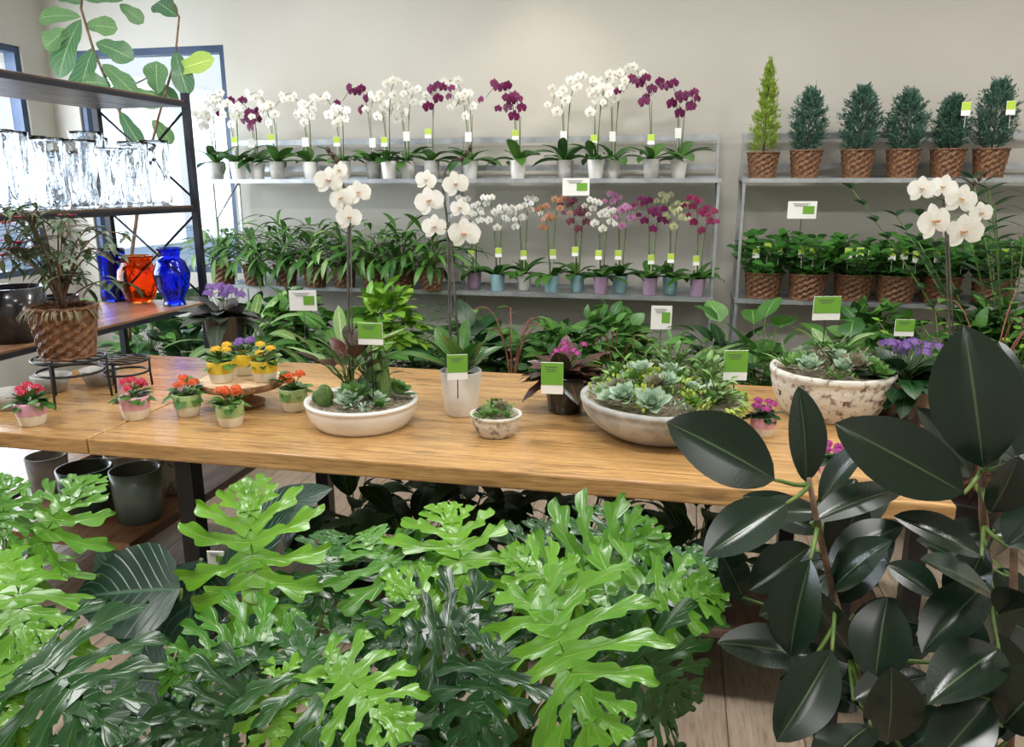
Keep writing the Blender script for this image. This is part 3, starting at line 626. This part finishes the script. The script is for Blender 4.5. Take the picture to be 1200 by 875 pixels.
violet(268,420,24,'bpot','fpur','purp','purple-leaved violet with lilac flowers in a dark pot',2.2,34,9,k=1.15)
violet(662,481,26,'bpot','fmag','redl','burgundy-leaved plant with pink flowers in a glossy black pot',1.7,48,9,k=1.35,fz=.15)
# ---------------------------------------------------------------- succulent bowls
def fillbowl(t,rad,zs,n,kinds,crown=.12,xs=0):
    for k in range(n):
        a=k*2.399; q=rad*.92*sqrt((k+.5)/n); z=zs+crown*rad*(1-(q/rad)**2); kd=kinds[k%len(kinds)]; c=(cos(a)*q,sin(a)*q,z); s=rad*1.15/sqrt(n)*R.uniform(.8,1.4)
        if c[0]<xs*rad and xs: continue
        mb=MB(); out=V((cos(a)*q/rad*.6,sin(a)*q/rad*.6,1))
        if kd[0]=='r': rosette(mb,V(c)+UP*s*.25,s*1.2,24,0,out)
        elif kd[0]=='t':
            for i in range(60):
                p=V(c)+V((R.gauss(0,s*.5),R.gauss(0,s*.5),R.uniform(-.1,.6)*s)); leaf(mb,p,out+V((R.uniform(-1,1),R.uniform(-1,1),R.uniform(-.3,.8))),UP,s*.38,s*.24,0,P_ELL,.3,.1,3,1)
        else: foliage(mb,14,c,(s*1.0,s*1.7),(s*.18,s*.3),(.6,1.5),(0,.01),0,None,P_STR,.4,.4,5,1)
        mk('succulent',mb,[kd[1:]],t)
def ros(t,x,y,z,r,m='s1',n=30,label='pale blue-green rosette succulent'):
    mb=MB(); rosette(mb,(x,y,z),r,n,0,V((x*2.,y*2.5-.25,1))); mk('succulent',mb,[m],t,label=label)
def bowl(px,py,wpx,hpx,mat,lab,rbf=.6):
    q=atz(px,py,TZ); d=dep(q); r=wpx/F*d/2; h=hpx/F*d*1.02
    t=thing('succulent_bowl',lab,'planter',(q.x,q.y,TZ)); mb=MB(); pr=bowlprof(r,r*rbf,h,r*.06,h*.9); lathe(mb,pr,[0]*(len(pr)-2)+[1],56); mk('bowl',mb,[mat,'pebble'],t); return t,r,h
t1,r1,h1=bowl(425,496,128,30,'white','low white bowl planted with succulents, cacti and a white orchid',.8)
fillbowl(t1,r1*.8,h1*.88,12,['rs1','ts2','rs2','ts1','ts1','rs1'],.08,-.2)
def cact(t,c,r,h,lab='small round cactus'):
    mb=MB(); pr=[(0,0)]+[(r*sin(pi*(.15+.8*j/10))**.6,h*j/10) for j in range(11)]+[(0,h)]; lathe(mb,pr,0,36,c,wob=lambda k,j:r*.07*cos(k*2*pi/36*12))
    mk('cactus',mb,['cactus'],t,label=lab)
cact(t1,(-r1*.5,-r1*.45,h1*.88),.028,.075); cact(t1,(-r1*.75,-r1*.2,h1*.88),.02,.04); cact(t1,(r1*.22,r1*.1,h1*.85),.03,.15,'tall green columnar cactus'); cact(t1,(r1*.45,-.01,h1*.85),.024,.12,'tall green columnar cactus'); cact(t1,(r1*.3,r1*.3,h1*.85),.024,.17,'tall green columnar cactus')
ros(t1,.0,-r1*.55,h1*1.08,r1*.34); ros(t1,r1*.5,-r1*.4,h1*1.0,r1*.18,'s2',22,'green rosette succulent')
mb=MB(); foliage(mb,14,(-r1*.12,-.02,h1),(.08,.12),(.045,.06),(.9,1.5),(.1,.19),0,1,P_ELL,.5,.12,6,1); mk('foliage',mb,['redl','gstem'],t1,label='burgundy and green leaves')
mb=MB(); foliage(mb,12,(-r1*.4,.05,h1),(.14,.22),(.035,.05),(1.0,1.45),(.06,.17),0,1,P_ELL,.5,.12,6,1); mk('foliage',mb,['varg','gstem'],t1,label='pale green upright leaves')
mb=MB(); foliage(mb,16,(r1*.05,.05,h1),(.07,.12),(.03,.04),(.7,1.4),(.03,.15),0,1,P_ELL,.5,.12,6,1); mk('foliage',mb,['mid','gstem'],t1)
def tallorchid(parent,base,pix,dpt,flowers,fs,ox):
    o=V(parent.location); P=[V(base)]+[atd(x,y,dpt)-o for x,y in pix]
    ms=MB(); pts=[]
    for i in range(len(P)-1):
        a=P[max(i-1,0)];b=P[i];c=P[i+1];d=P[min(i+2,len(P)-1)]
        for k in range(6):
            s=k/6; pts.append(.5*((2*b)+(c-a)*s+(2*a-5*b+4*c-d)*s*s+(3*b-a-3*c+d)*s**3))
    pts.append(P[-1]); tube(ms,pts,.005,.003,0,7)
    tube(ms,[P[0]+V((.01,0,0)),P[len(P)//2]+V((.008,0,0))],.003,.003,0,5)
    mk('flower_stem',ms,['dstem'],parent)
    for i in range(3): ms=MB(); e=P[-1]+V((.016*i,-.01,.018*i*(1 if ox else -1))); lathe(ms,[(0,-.014),(.008,-.004),(.009,.004),(0,.014)],0,8,e); mk('flower_bud',ms,['redl'],parent)
    for (x,y,s) in flowers:
        mf=MB(); c=atd(x,y,dpt-.02+R.uniform(-.03,.03))-o; flower(mf,c,V((R.uniform(-.5,.5)+.1,-1,R.uniform(-.2,.15))),s*fs,0,1,1)
        tube(mf,[c+V((0,.01,0)),min(pts,key=lambda q:(q-c).length)],.002,.002,2,4); mk('flower',mf,['pw','lip','gstem'],parent)
d1=dep(t1.location)
tallorchid(t1,(-.04,0,h1*.85),[(409,400),(408,320),(408,250),(402,215),(392,188),(386,176)],d1,[(385,212,1.),(400,233,.95),(420,226,.9),(409,255,.9),(398,200,.7)],.1,0)
q=atz(541,484,TZ); d=dep(q); r=24/F*d
t2=thing('potted_orchid','tall white moth orchid in a white ceramic pot on the table','orchid',(q.x,q.y,TZ)); mb=MB(); potm(mb,r,r*.78,52/F*d,0,1); mk('pot',mb,['white','soil'],t2); hp=52/F*d
mb=MB(); foliage(mb,11,(0,0,hp*.85),(.17,.26),(.06,.08),(.8,1.4),(0,.02),0,None,P_RUB,.5,.2,8,2,kick=.25); mk('foliage',mb,['orchl'],t2)
tallorchid(t2,(-.01,0,hp*.8),[(528,400),(526,320),(524,260),(519,215),(528,190),(542,186)],d,[(503,236,1.05),(499,211,.75),(509,266,.9),(534,216,.95),(544,274,1.15),(539,244,.7)],.104,1)
tS,rS,hS=bowl(581,509,58,26,'mosaic','small distressed white pot with little succulents on the table',.65); fillbowl(tS,rS*.85,hS*.85,8,['rs4','ss2','rs2','ts2'],.2)
cact(tS,(-rS*.35,-rS*.2,hS*.85),.02,.04)
tB,rB,hB=bowl(774,506,186,44,'conc','large round grey concrete bowl overflowing with mixed succulents',.6); fillbowl(tB,rB*.9,hB*.9,56,['rs1','ts3','ts2','rs2','ts3','ts2','rs4','ts3','ts1'],.32)
for a,b,s,z in ((-.42,-.62,.25,1.2),(-.1,-.76,.27,1.15),(-.7,-.3,.18,1.12),(.05,-.4,.2,1.5),(-.25,-.15,.17,1.7)): ros(tB,rB*a,rB*b,hB*z,rB*s)
ros(tB,rB*.34,-rB*.62,hB*1.15,rB*.16,'s2',24,'green rosette succulent'); ros(tB,rB*.7,-rB*.3,hB*1.15,rB*.13,'s4',24,'rosy rosette succulent')
for px_,py_,l_,n_,sl in ((.1,.3,'mid',26,.2),(-.3,.4,'mid',16,.16),(.55,.05,'varg',46,.12),(.65,-.3,'varg',26,.1),(-.6,.25,'bright',16,.1),(.3,.2,'mid',20,.17)):
    mb=MB(); foliage(mb,n_,(rB*px_,rB*py_,hB),(.03,.055),(.014,.024),(.4,1.5),(.04,sl),0,1,P_OV,.6,.1,4,1); mk('foliage',mb,[l_,'gstem'],tB)
mb=MB()
for k in range(120):
    a=R.uniform(-1.3,.5); p=V((cos(a)*rB*.98,sin(a)*rB*.98,hB*R.uniform(.85,1.15)))
    leaf(mb,p,(cos(a),sin(a),R.uniform(-.5,.5)),UP,.024,.015,0,P_ELL,.8,.1,3,1)
mk('trailing_sedum',mb,['s3'],tB)
tW,rW,hW=bowl(970,484,134,54,'mosaic','round distressed white bowl with embossed marks planted with succulents',.72); fillbowl(tW,rW*.88,hW*.87,20,['rs2','ts4','rs1','ts2','rs4','ss2'],.3)
for a,b,s,z in ((-.45,-.5,.3,1.1),(.5,-.5,.3,1.1),(.05,-.6,.24,1.15),(.6,.0,.22,1.1)): ros(tW,rW*a,rW*b,hW*z,rW*s,'s1' if a!=.5 else 's2')
for k in range(9):
    mb=MB(); a=-pi/2+(k-4)*.62+R.uniform(-.15,.15); c=V((cos(a)*rW*.95,sin(a)*rW*.95,hW*R.uniform(.5,.66))); s=V((-sin(a),cos(a),0))
    for dd in (s*.013,UP*.015): tube(mb,[c-dd,c+dd],.004,.004,0,5)
    mk('cross_emblem',mb,['bark'],tW)
mb=MB(); foliage(mb,9,(0,.03,hW),(.1,.16),(.03,.045),(.9,1.5),(.02,.1),0,1,P_ELL,.4,.2,5,1); mk('foliage',mb,['varg','gstem'],tW)
violet(1054,492,34,'bpot','fpur','lily','violet-flowered plant in a glossy dark blue-black pot',1.5,44,14,fz=.19)
kalan(893,510,30,'pinkg','fmag',TZ,'small magenta-flowered plant in a pink pot on the table'); kalan(974,566,34,'pinkg','fmag',TZ,'small magenta-flowered plant in a pink pot at the table edge')
q=atz(1112,478,TZ); d=dep(q); t3=thing('potted_orchid','tall white moth orchid with large blooms in a dark pot','orchid',(q.x,q.y,TZ)); mb=MB(); potm(mb,.07,.055,.13,0,1); mk('pot',mb,['bpot','soil'],t3)
mb=MB(); foliage(mb,7,(0,0,.11),(.18,.27),(.06,.075),(.3,1.1),(0,.02),0,None,P_RUB,.9,.2,8,2); mk('foliage',mb,['orchl'],t3)
tallorchid(t3,(0,0,.11),[(1113,380),(1110,320),(1108,270),(1106,235),(1120,208),(1140,215)],d,[(1080,222,.9),(1095,260,1.25),(1105,220,.9),(1129,272,1.2),(1126,234,1.05),(1150,250,.8)],.112,1)
# ---------------------------------------------------------------- price cards
def sign(px,py,dpt,w,h,zb,kind='g',lab='green and white price card on a thin stake'):
    c=atd(px,py,dpt); W=w/F*dpt; Hh=h/F*dpt; zb=min(zb,c.z-Hh*.5)
    t=thing('price_sign',lab,'sign',(c.x,c.y,zb),'price cards'); t.rotation_euler[2]=YAW+R.uniform(-.15,.15); z=c.z-zb
    mb=MB(); box(mb,(0,0,z),(W,.003,Hh),0)
    if kind=='g': box(mb,(0,-.0022,z+Hh*.14),(W*.99,.001,Hh*.7),1)
    if kind=='w': box(mb,(W*.22,-.0022,z),(W*.4,.001,Hh*.45),1)
    for k in range(3): box(mb,(-W*.05,-.003,z+Hh*(.36-.07*k)),(W*(.6-.1*k),.001,Hh*.02),2)
    mk('card',mb,['card','cgreen','ink'],t,False)
    if z-Hh*.5>.01: mb=MB(); tube(mb,[(0,.003,0),(0,.003,z)],.002,.002,0,5); mk('stake',mb,['black'],t)
sign(434,391,2.5,30,26,.92); sign(536,430,2.58,24,30,.9); sign(647,443,2.5,26,38,.88); sign(862,428,2.5,28,36,.9); sign(969,361,2.75,33,28,.95,'g','bright green price card standing in the succulent bowl'); sign(1060,384,2.9,22,20,.95)
sign(675,219,4.9,32,20,1.53,'w','white price card clipped to the shelf edge'); sign(940,246,4.75,34,20,1.3,'w','white price card on a shelf stake'); sign(355,352,4.2,32,24,.5,'w','white price card on a stake among the plants'); sign(775,372,4.3,24,28,.5,'w','white price card on a stake among the plants'); sign(253,654,1.9,20,18,.3,'w','small white price card among dark leaves')
# ---------------------------------------------------------------- fiddle leaf fig
D=5.2; fb=atd(150,420,D); t=thing('fiddle_leaf_fig','tall fiddle-leaf fig with large pale green leaves near the window','tree',(fb.x,fb.y,0)); o=V(t.location)
mb=MB(); potm(mb,.2,.16,.35,0,1); mk('pot',mb,['dkpot','soil'],t)
mb=MB()
for path,r in (([(150,330),(165,220),(140,130),(110,60),(95,10),(100,-40)],.014),([(165,220),(185,140),(205,70),(210,20),(185,-30)],.01),([(140,130),(155,100),(175,90)],.007)):
    P=[atd(x,y,D)-o for x,y in path]
    if r==.014: P=[V((0,0,.3))]+P
    tube(mb,P,r,r*.5,0,7)
mk('trunk',mb,['bark'],t)
mb=MB()
fl=[(95,20,40,12,26),(95,22,60,78,34),(110,55,85,110,34),(112,50,150,62,30),(140,5,165,22,20),(100,0,140,-20,34),(205,60,215,100,26),(150,105,182,118,24),(130,100,100,92,26),(140,130,128,95,24),(185,110,180,75,30),(96,5,70,-18,30),(208,20,180,-5,30),(100,30,132,28,28),(175,90,205,120,22),(80,35,50,50,30),(120,75,150,100,24),(140,130,160,165,20),(178,140,200,165,20)]
for bx_,by_,tx,ty,w in fl:
    b=atd(bx_,by_,D)-o; e=atd(tx,ty,D+R.uniform(-.15,.1))-o; leaf(mb,b,e-b,V((.3,-1,.5)),(e-b).length*1.1,w/F*D,0,P_FID,.5,.12,10,3,wave=.08)
b=atd(203,84,D)-o; e=atd(248,66,D-.1)-o; leaf(mb,b,e-b,V((.2,-1,.35)),(e-b).length,.16,1,P_FID,.2,.1,10,3)
mk('foliage',mb,['fid','fidy'],t)
# ---------------------------------------------------------------- plants under the table
for i,(px,py,Yd) in enumerate(((415,600,2.75),(480,600,2.45),(550,600,2.8),(620,600,2.5),(690,600,2.8),(755,600,2.45),(820,600,2.7))):
    q=aty(px,py,Yd); t=thing('potted_peace_lily','dark green leafy plant in a black nursery pot under the table','plant',(q.x,q.y,0),'plants under the table')
    mb=MB(); potm(mb,.12,.1,.22,0,1); mk('pot',mb,['npot','soil'],t)
    mb=MB(); foliage(mb,38,(0,0,.2),(.16,.24),(.06,.09),(.4,1.35),(.1,.3),0,1,P_ELL,1.1,.15,7,1); mk('foliage',mb,['lily','gstem'],t)
q=atd(160,760,1.75); t=thing('ribbed_leaf_plant','plant with very large dark ribbed leaves standing on the floor','plant',(q.x,q.y,0)); o=V(t.location)
mb=MB(); potm(mb,.13,.1,.25,0,1); mk('pot',mb,['npot','soil'],t)
mb=MB()
for bx_,by_,tx,ty,w,dd in ((212,690,80,692,118,1.42),(236,655,207,775,88,1.45),(255,700,330,590,60,1.85),(190,760,110,640,70,1.85),(300,610,380,565,50,2.),(200,800,130,790,80,1.65),(260,780,330,700,70,1.8)):
    b=atd(bx_,by_,dd)-o; e=atd(tx,ty,dd-.06)-o; L=(e-b).length; tube(mb,bez((0,0,.22),(0,0,.4),b-V((0,0,.1)),b,6),.006,.004,1,6); leaf(mb,b,e-b,V((.1,-.7,.9)),L,w/F*dd,0,P_OV,.3,.1,12,3,wave=.04)
mk('foliage',mb,['ribbed','gstem'],t)
# ---------------------------------------------------------------- foreground philodendrons
def philo(crown,leaves,lab,fill,L=(.22,.3)):
    cr=atd(*crown); t=thing('potted_philodendron',lab,'plant',(cr.x,cr.y,0)); o=V(t.location)
    mb=MB(); potm(mb,.17,.13,.3,0,1); mk('pot',mb,['npot','soil'],t)
    st=MB(); mb=MB(); tube(st,[(0,0,.25),(0,0,.42)],.03,.025,0,8)
    C0=V((0,0,.4))
    for bx_,by_,db,tx,ty,dt,wf,tone in leaves:
        b=atd(bx_,by_,db)-o; e=atd(tx,ty,dt)-o; Lr=(e-b).length; toc=(CAM-(b+o)).normalized()
        n=(toc*.75+UP*.45+V((R.uniform(-.55,.55),0,R.uniform(-.15,.35))))
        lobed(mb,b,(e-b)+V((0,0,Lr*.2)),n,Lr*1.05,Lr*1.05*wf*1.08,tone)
        tube(st,bez(C0,C0+V((0,0,.15))+(b-C0)*.2,b-(e-b).normalized()*.1-V((0,0,.04)),b,9),.006,.004,0,6)
    for k in range(fill):
        az=k*2.4; e=R.uniform(.15,.9); pl=R.uniform(.16,.34); d=V((cos(az)*cos(e),sin(az)*cos(e),sin(e))); b=C0+d*pl
        if (b+o).y<.75 : continue
        tube(st,bez(C0,C0+UP*.08,b-d*.06,b,6),.006,.004,0,5)
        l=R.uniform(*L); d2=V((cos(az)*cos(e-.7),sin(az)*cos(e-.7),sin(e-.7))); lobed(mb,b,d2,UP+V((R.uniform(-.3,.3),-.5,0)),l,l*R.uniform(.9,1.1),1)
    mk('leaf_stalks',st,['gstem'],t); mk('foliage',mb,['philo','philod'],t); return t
philo((610,760,1.62),[
 (545,690,1.5,528,575,1.6,1.05,0),(480,700,1.48,415,600,1.58,.95,0),(610,690,1.55,650,600,1.65,.95,1),(650,680,1.5,775,640,1.48,.95,0),
 (640,715,1.3,690,870,1.15,1.15,0),(710,695,1.42,855,705,1.42,.85,0),(560,730,1.36,430,770,1.3,1.0,1),(590,760,1.28,545,880,1.18,1.,1),
 (730,740,1.36,800,850,1.3,.95,1),(700,650,1.6,745,590,1.7,.9,1),(530,740,1.38,455,680,1.36,.9,0),(770,720,1.5,840,640,1.55,.85,1),(670,700,1.4,590,650,1.4,.9,0)],
 'large tree philodendron with glossy bright green deeply lobed leaves',10)
philo((330,780,1.6),[
 (300,690,1.42,285,562,1.5,1.05,0),(320,750,1.34,195,800,1.26,.95,0),(350,760,1.32,405,880,1.2,1.,1),(300,790,1.28,240,900,1.2,.95,1),
 (380,700,1.5,395,605,1.6,.9,1),(330,800,1.26,325,900,1.2,.9,0),(390,780,1.3,465,870,1.2,.95,0)],
 'tree philodendron with lobed green leaves beside the larger one',8)
philo((-30,820,1.45),[
 (45,650,1.35,92,548,1.4,1.0,0),(10,660,1.3,45,770,1.2,.95,0),(30,760,1.22,125,870,1.12,1.05,1),(5,620,1.35,5,555,1.4,.9,0),(-10,750,1.22,15,880,1.1,1.0,0)],
 'tree philodendron with broad lobed green leaves near the shelving',6)
# ---------------------------------------------------------------- rubber plant
cr=atd(1150,900,1.4); t=thing('rubber_plant','potted rubber plant with large glossy dark green leaves','plant',(cr.x,cr.y,0)); o=V(t.location)
mb=MB(); potm(mb,.2,.16,.32,0,1); mk('pot',mb,['npot','soil'],t)
st=MB(); A=[(1160,900,1.38),(1165,780,1.38),(1160,690,1.36),(1152,600,1.34),(1150,540,1.32)]; B=[(1120,930,1.38),(1040,870,1.34),(1000,780,1.32),(975,690,1.3),(955,600,1.28),(948,560,1.27)]; B2=[(1180,920,1.42),(1186,800,1.45),(1188,650,1.45),(1192,520,1.45)]
SP=[]
for pth,r in ((A,.012),(B,.009),(B2,.011)):
    P=[V((R.uniform(-.05,.05),R.uniform(-.05,.05),.28))]+[atd(*a)-o for a in pth]; tube(st,P,r,r*.5,0,8)
    for a,b in zip(P,P[1:]): SP+=[a.lerp(b,k/6) for k in range(6)]
mb=MB()
RL=[(1152,548,1132,383,92,1.3),(908,562,788,492,80,1.25),(945,565,940,455,44,1.3),(1130,578,984,496,80,1.25),(922,590,826,650,58,1.22),(950,612,1060,572,44,1.28),(1150,652,1048,605,46,1.25),
(950,655,925,768,66,1.2),(975,690,1030,630,50,1.3),(955,770,842,752,52,1.22),(975,762,912,868,60,1.18),(1025,800,1040,700,66,1.22),(1010,780,940,690,50,1.3),(1165,700,1090,650,44,1.25),
(1160,600,1200,540,54,1.25),(1165,560,1195,470,60,1.4),(1170,760,1090,820,62,1.2),(1180,640,1240,600,60,1.25),(1170,720,1230,700,60,1.2),(1160,820,1090,900,60,1.15),(1175,850,1230,790,70,1.15),(1020,850,960,900,60,1.15),(1040,870,1050,790,66,1.18),(1000,820,1090,790,50,1.2),
(1140,560,1090,480,40,1.42),(960,590,1010,520,40,1.4),(965,600,880,600,44,1.4),(1000,720,1080,730,44,1.35),(950,640,880,690,50,1.32),(970,700,890,720,42,1.4),(1190,500,1170,400,40,1.5),(1195,560,1230,450,54,1.4),(1155,640,1120,720,50,1.3),(1080,900,1000,870,56,1.25),(1155,780,1200,860,56,1.2),(1120,800,1140,720,54,1.25),(870,700,850,650,40,1.5),(1190,540,1145,510,40,1.3),(1100,700,1040,660,40,1.4),(1160,680,1080,760,56,1.28),(1060,880,1120,840,56,1.2),(1165,620,1100,640,44,1.35)]
for k in range(38):
    f=R.random(); bxx=R.choice((960+60*f,1160+20*f)); byy=620+260*f; a=R.uniform(0,2*pi); RL.append((bxx,byy,bxx+cos(a)*95,byy+sin(a)*75-15,R.uniform(40,54),R.uniform(1.36,1.55)))
for i,(bx_,by_,tx,ty,w,dd) in enumerate(RL):
    b=atd(bx_,by_,dd)-o; e=atd(tx,ty,dd+(R.uniform(-.1,.06) if i>6 else R.uniform(-.03,.03)))-o; L=(e-b).length
    toc=(CAM-(b+o)).normalized(); n=toc*(.75 if i<7 else R.uniform(.35,.8))+UP*R.uniform(.2,.8)+V((R.uniform(-.6,.5),0,0))
    leaf(mb,b,(e-b)+n*L*.15,n,L*1.02,max(w/F*dd,.045)*1.06,0,P_RB2,.35,R.uniform(.15,.4),14,3)
    q=min(SP,key=lambda s_:(s_-b).length); tube(st,bez(q,q.lerp(b,.4)-V((0,0,.01)),q.lerp(b,.7),b,5),.004,.003,1,6)
mk('trunk',st,['bark','gstem'],t); mk('foliage',mb,['rubber'],t)
t=thing('low_bench','low black steel bench with a wooden board under the table','bench',(.35,2.35,0)); mb=MB(); bx(mb,-.35,.35,-.18,.18,.26,.29); mk('bench_top',mb,['dwood'],t,False,bev=.004)
for x in(-.32,.32):
    for y in(-.15,.15):
        mb=MB(); bx(mb,x-.02,x+.02,y-.02,y+.02,0,.26); mk('leg',mb,['black'],t,False)
# ---------------------------------------------------------------- light and camera
def area(name,loc,rot,size,power,col=(1,1,1),sy=None):
    l=bpy.data.lights.new(name,'AREA'); l.energy=power; l.size=size; l.color=col
    if sy: l.shape='RECTANGLE'; l.size_y=sy
    o=bpy.data.objects.new(name,l); bpy.context.collection.objects.link(o); o.location=loc; o.rotation_euler=rot; return o
for x in (-2.6,-.2,2.0):
    area('ceiling_lamp',(x,3.9,ZC-.03),(0,0,0),1.2,43,(1,.98,.95),.3)
    area('ceiling_lamp',(x,1.2,ZC-.03),(0,0,0),1.2,46,(1,.99,.97),.3)
area('ceiling_lamp',(-.2,-1.4,ZC-.03),(0,0,0),1.6,36,(1,.99,.97),.8)
area('window_light',(XL-.25,3.4,1.8),(0,radians(-90),0),1.6,240,(.84,.92,1),3.8)
s=bpy.data.lights.new('wall_washer','SPOT'); s.energy=26; s.color=(1,.87,.66); s.spot_size=radians(70); s.spot_blend=1; s.shadow_soft_size=.08
so=bpy.data.objects.new('wall_washer',s); bpy.context.collection.objects.link(so); so.location=(-1.0,4.8,3.3); so.rotation_euler=(radians(35),0,0)
w=bpy.data.worlds.new('World'); bpy.context.scene.world=w; w.use_nodes=True; nt=w.node_tree; bg=nt.nodes['Background']
tc=nt.nodes.new('ShaderNodeTexCoord'); sp=nt.nodes.new('ShaderNodeSeparateXYZ'); nt.links.new(tc.outputs['Generated'],sp.inputs[0])
cr_=nt.nodes.new('ShaderNodeValToRGB'); cr_.color_ramp.elements[0].position=.45; cr_.color_ramp.elements[0].color=(.55,.6,.7,1); cr_.color_ramp.elements[1].position=.9; cr_.color_ramp.elements[1].color=(.5,.72,1,1)
e=cr_.color_ramp.elements.new(.52); e.color=(.85,.93,1,1)
nt.links.new(mth(nt,'MULTIPLY_ADD',sp.outputs[2],.5,.5),cr_.inputs[0]); nt.links.new(cr_.outputs[0],bg.inputs[0]); bg.inputs[1].default_value=1.15
cam=bpy.data.cameras.new('camera'); cam.sensor_width=36; cam.lens=27; co=bpy.data.objects.new('camera',cam); bpy.context.collection.objects.link(co)
co.location=CAM; co.rotation_euler=(pi/2-PIT,0,YAW); bpy.context.scene.camera=co
vs_=bpy.context.scene.view_settings; vs_.view_transform='Standard'
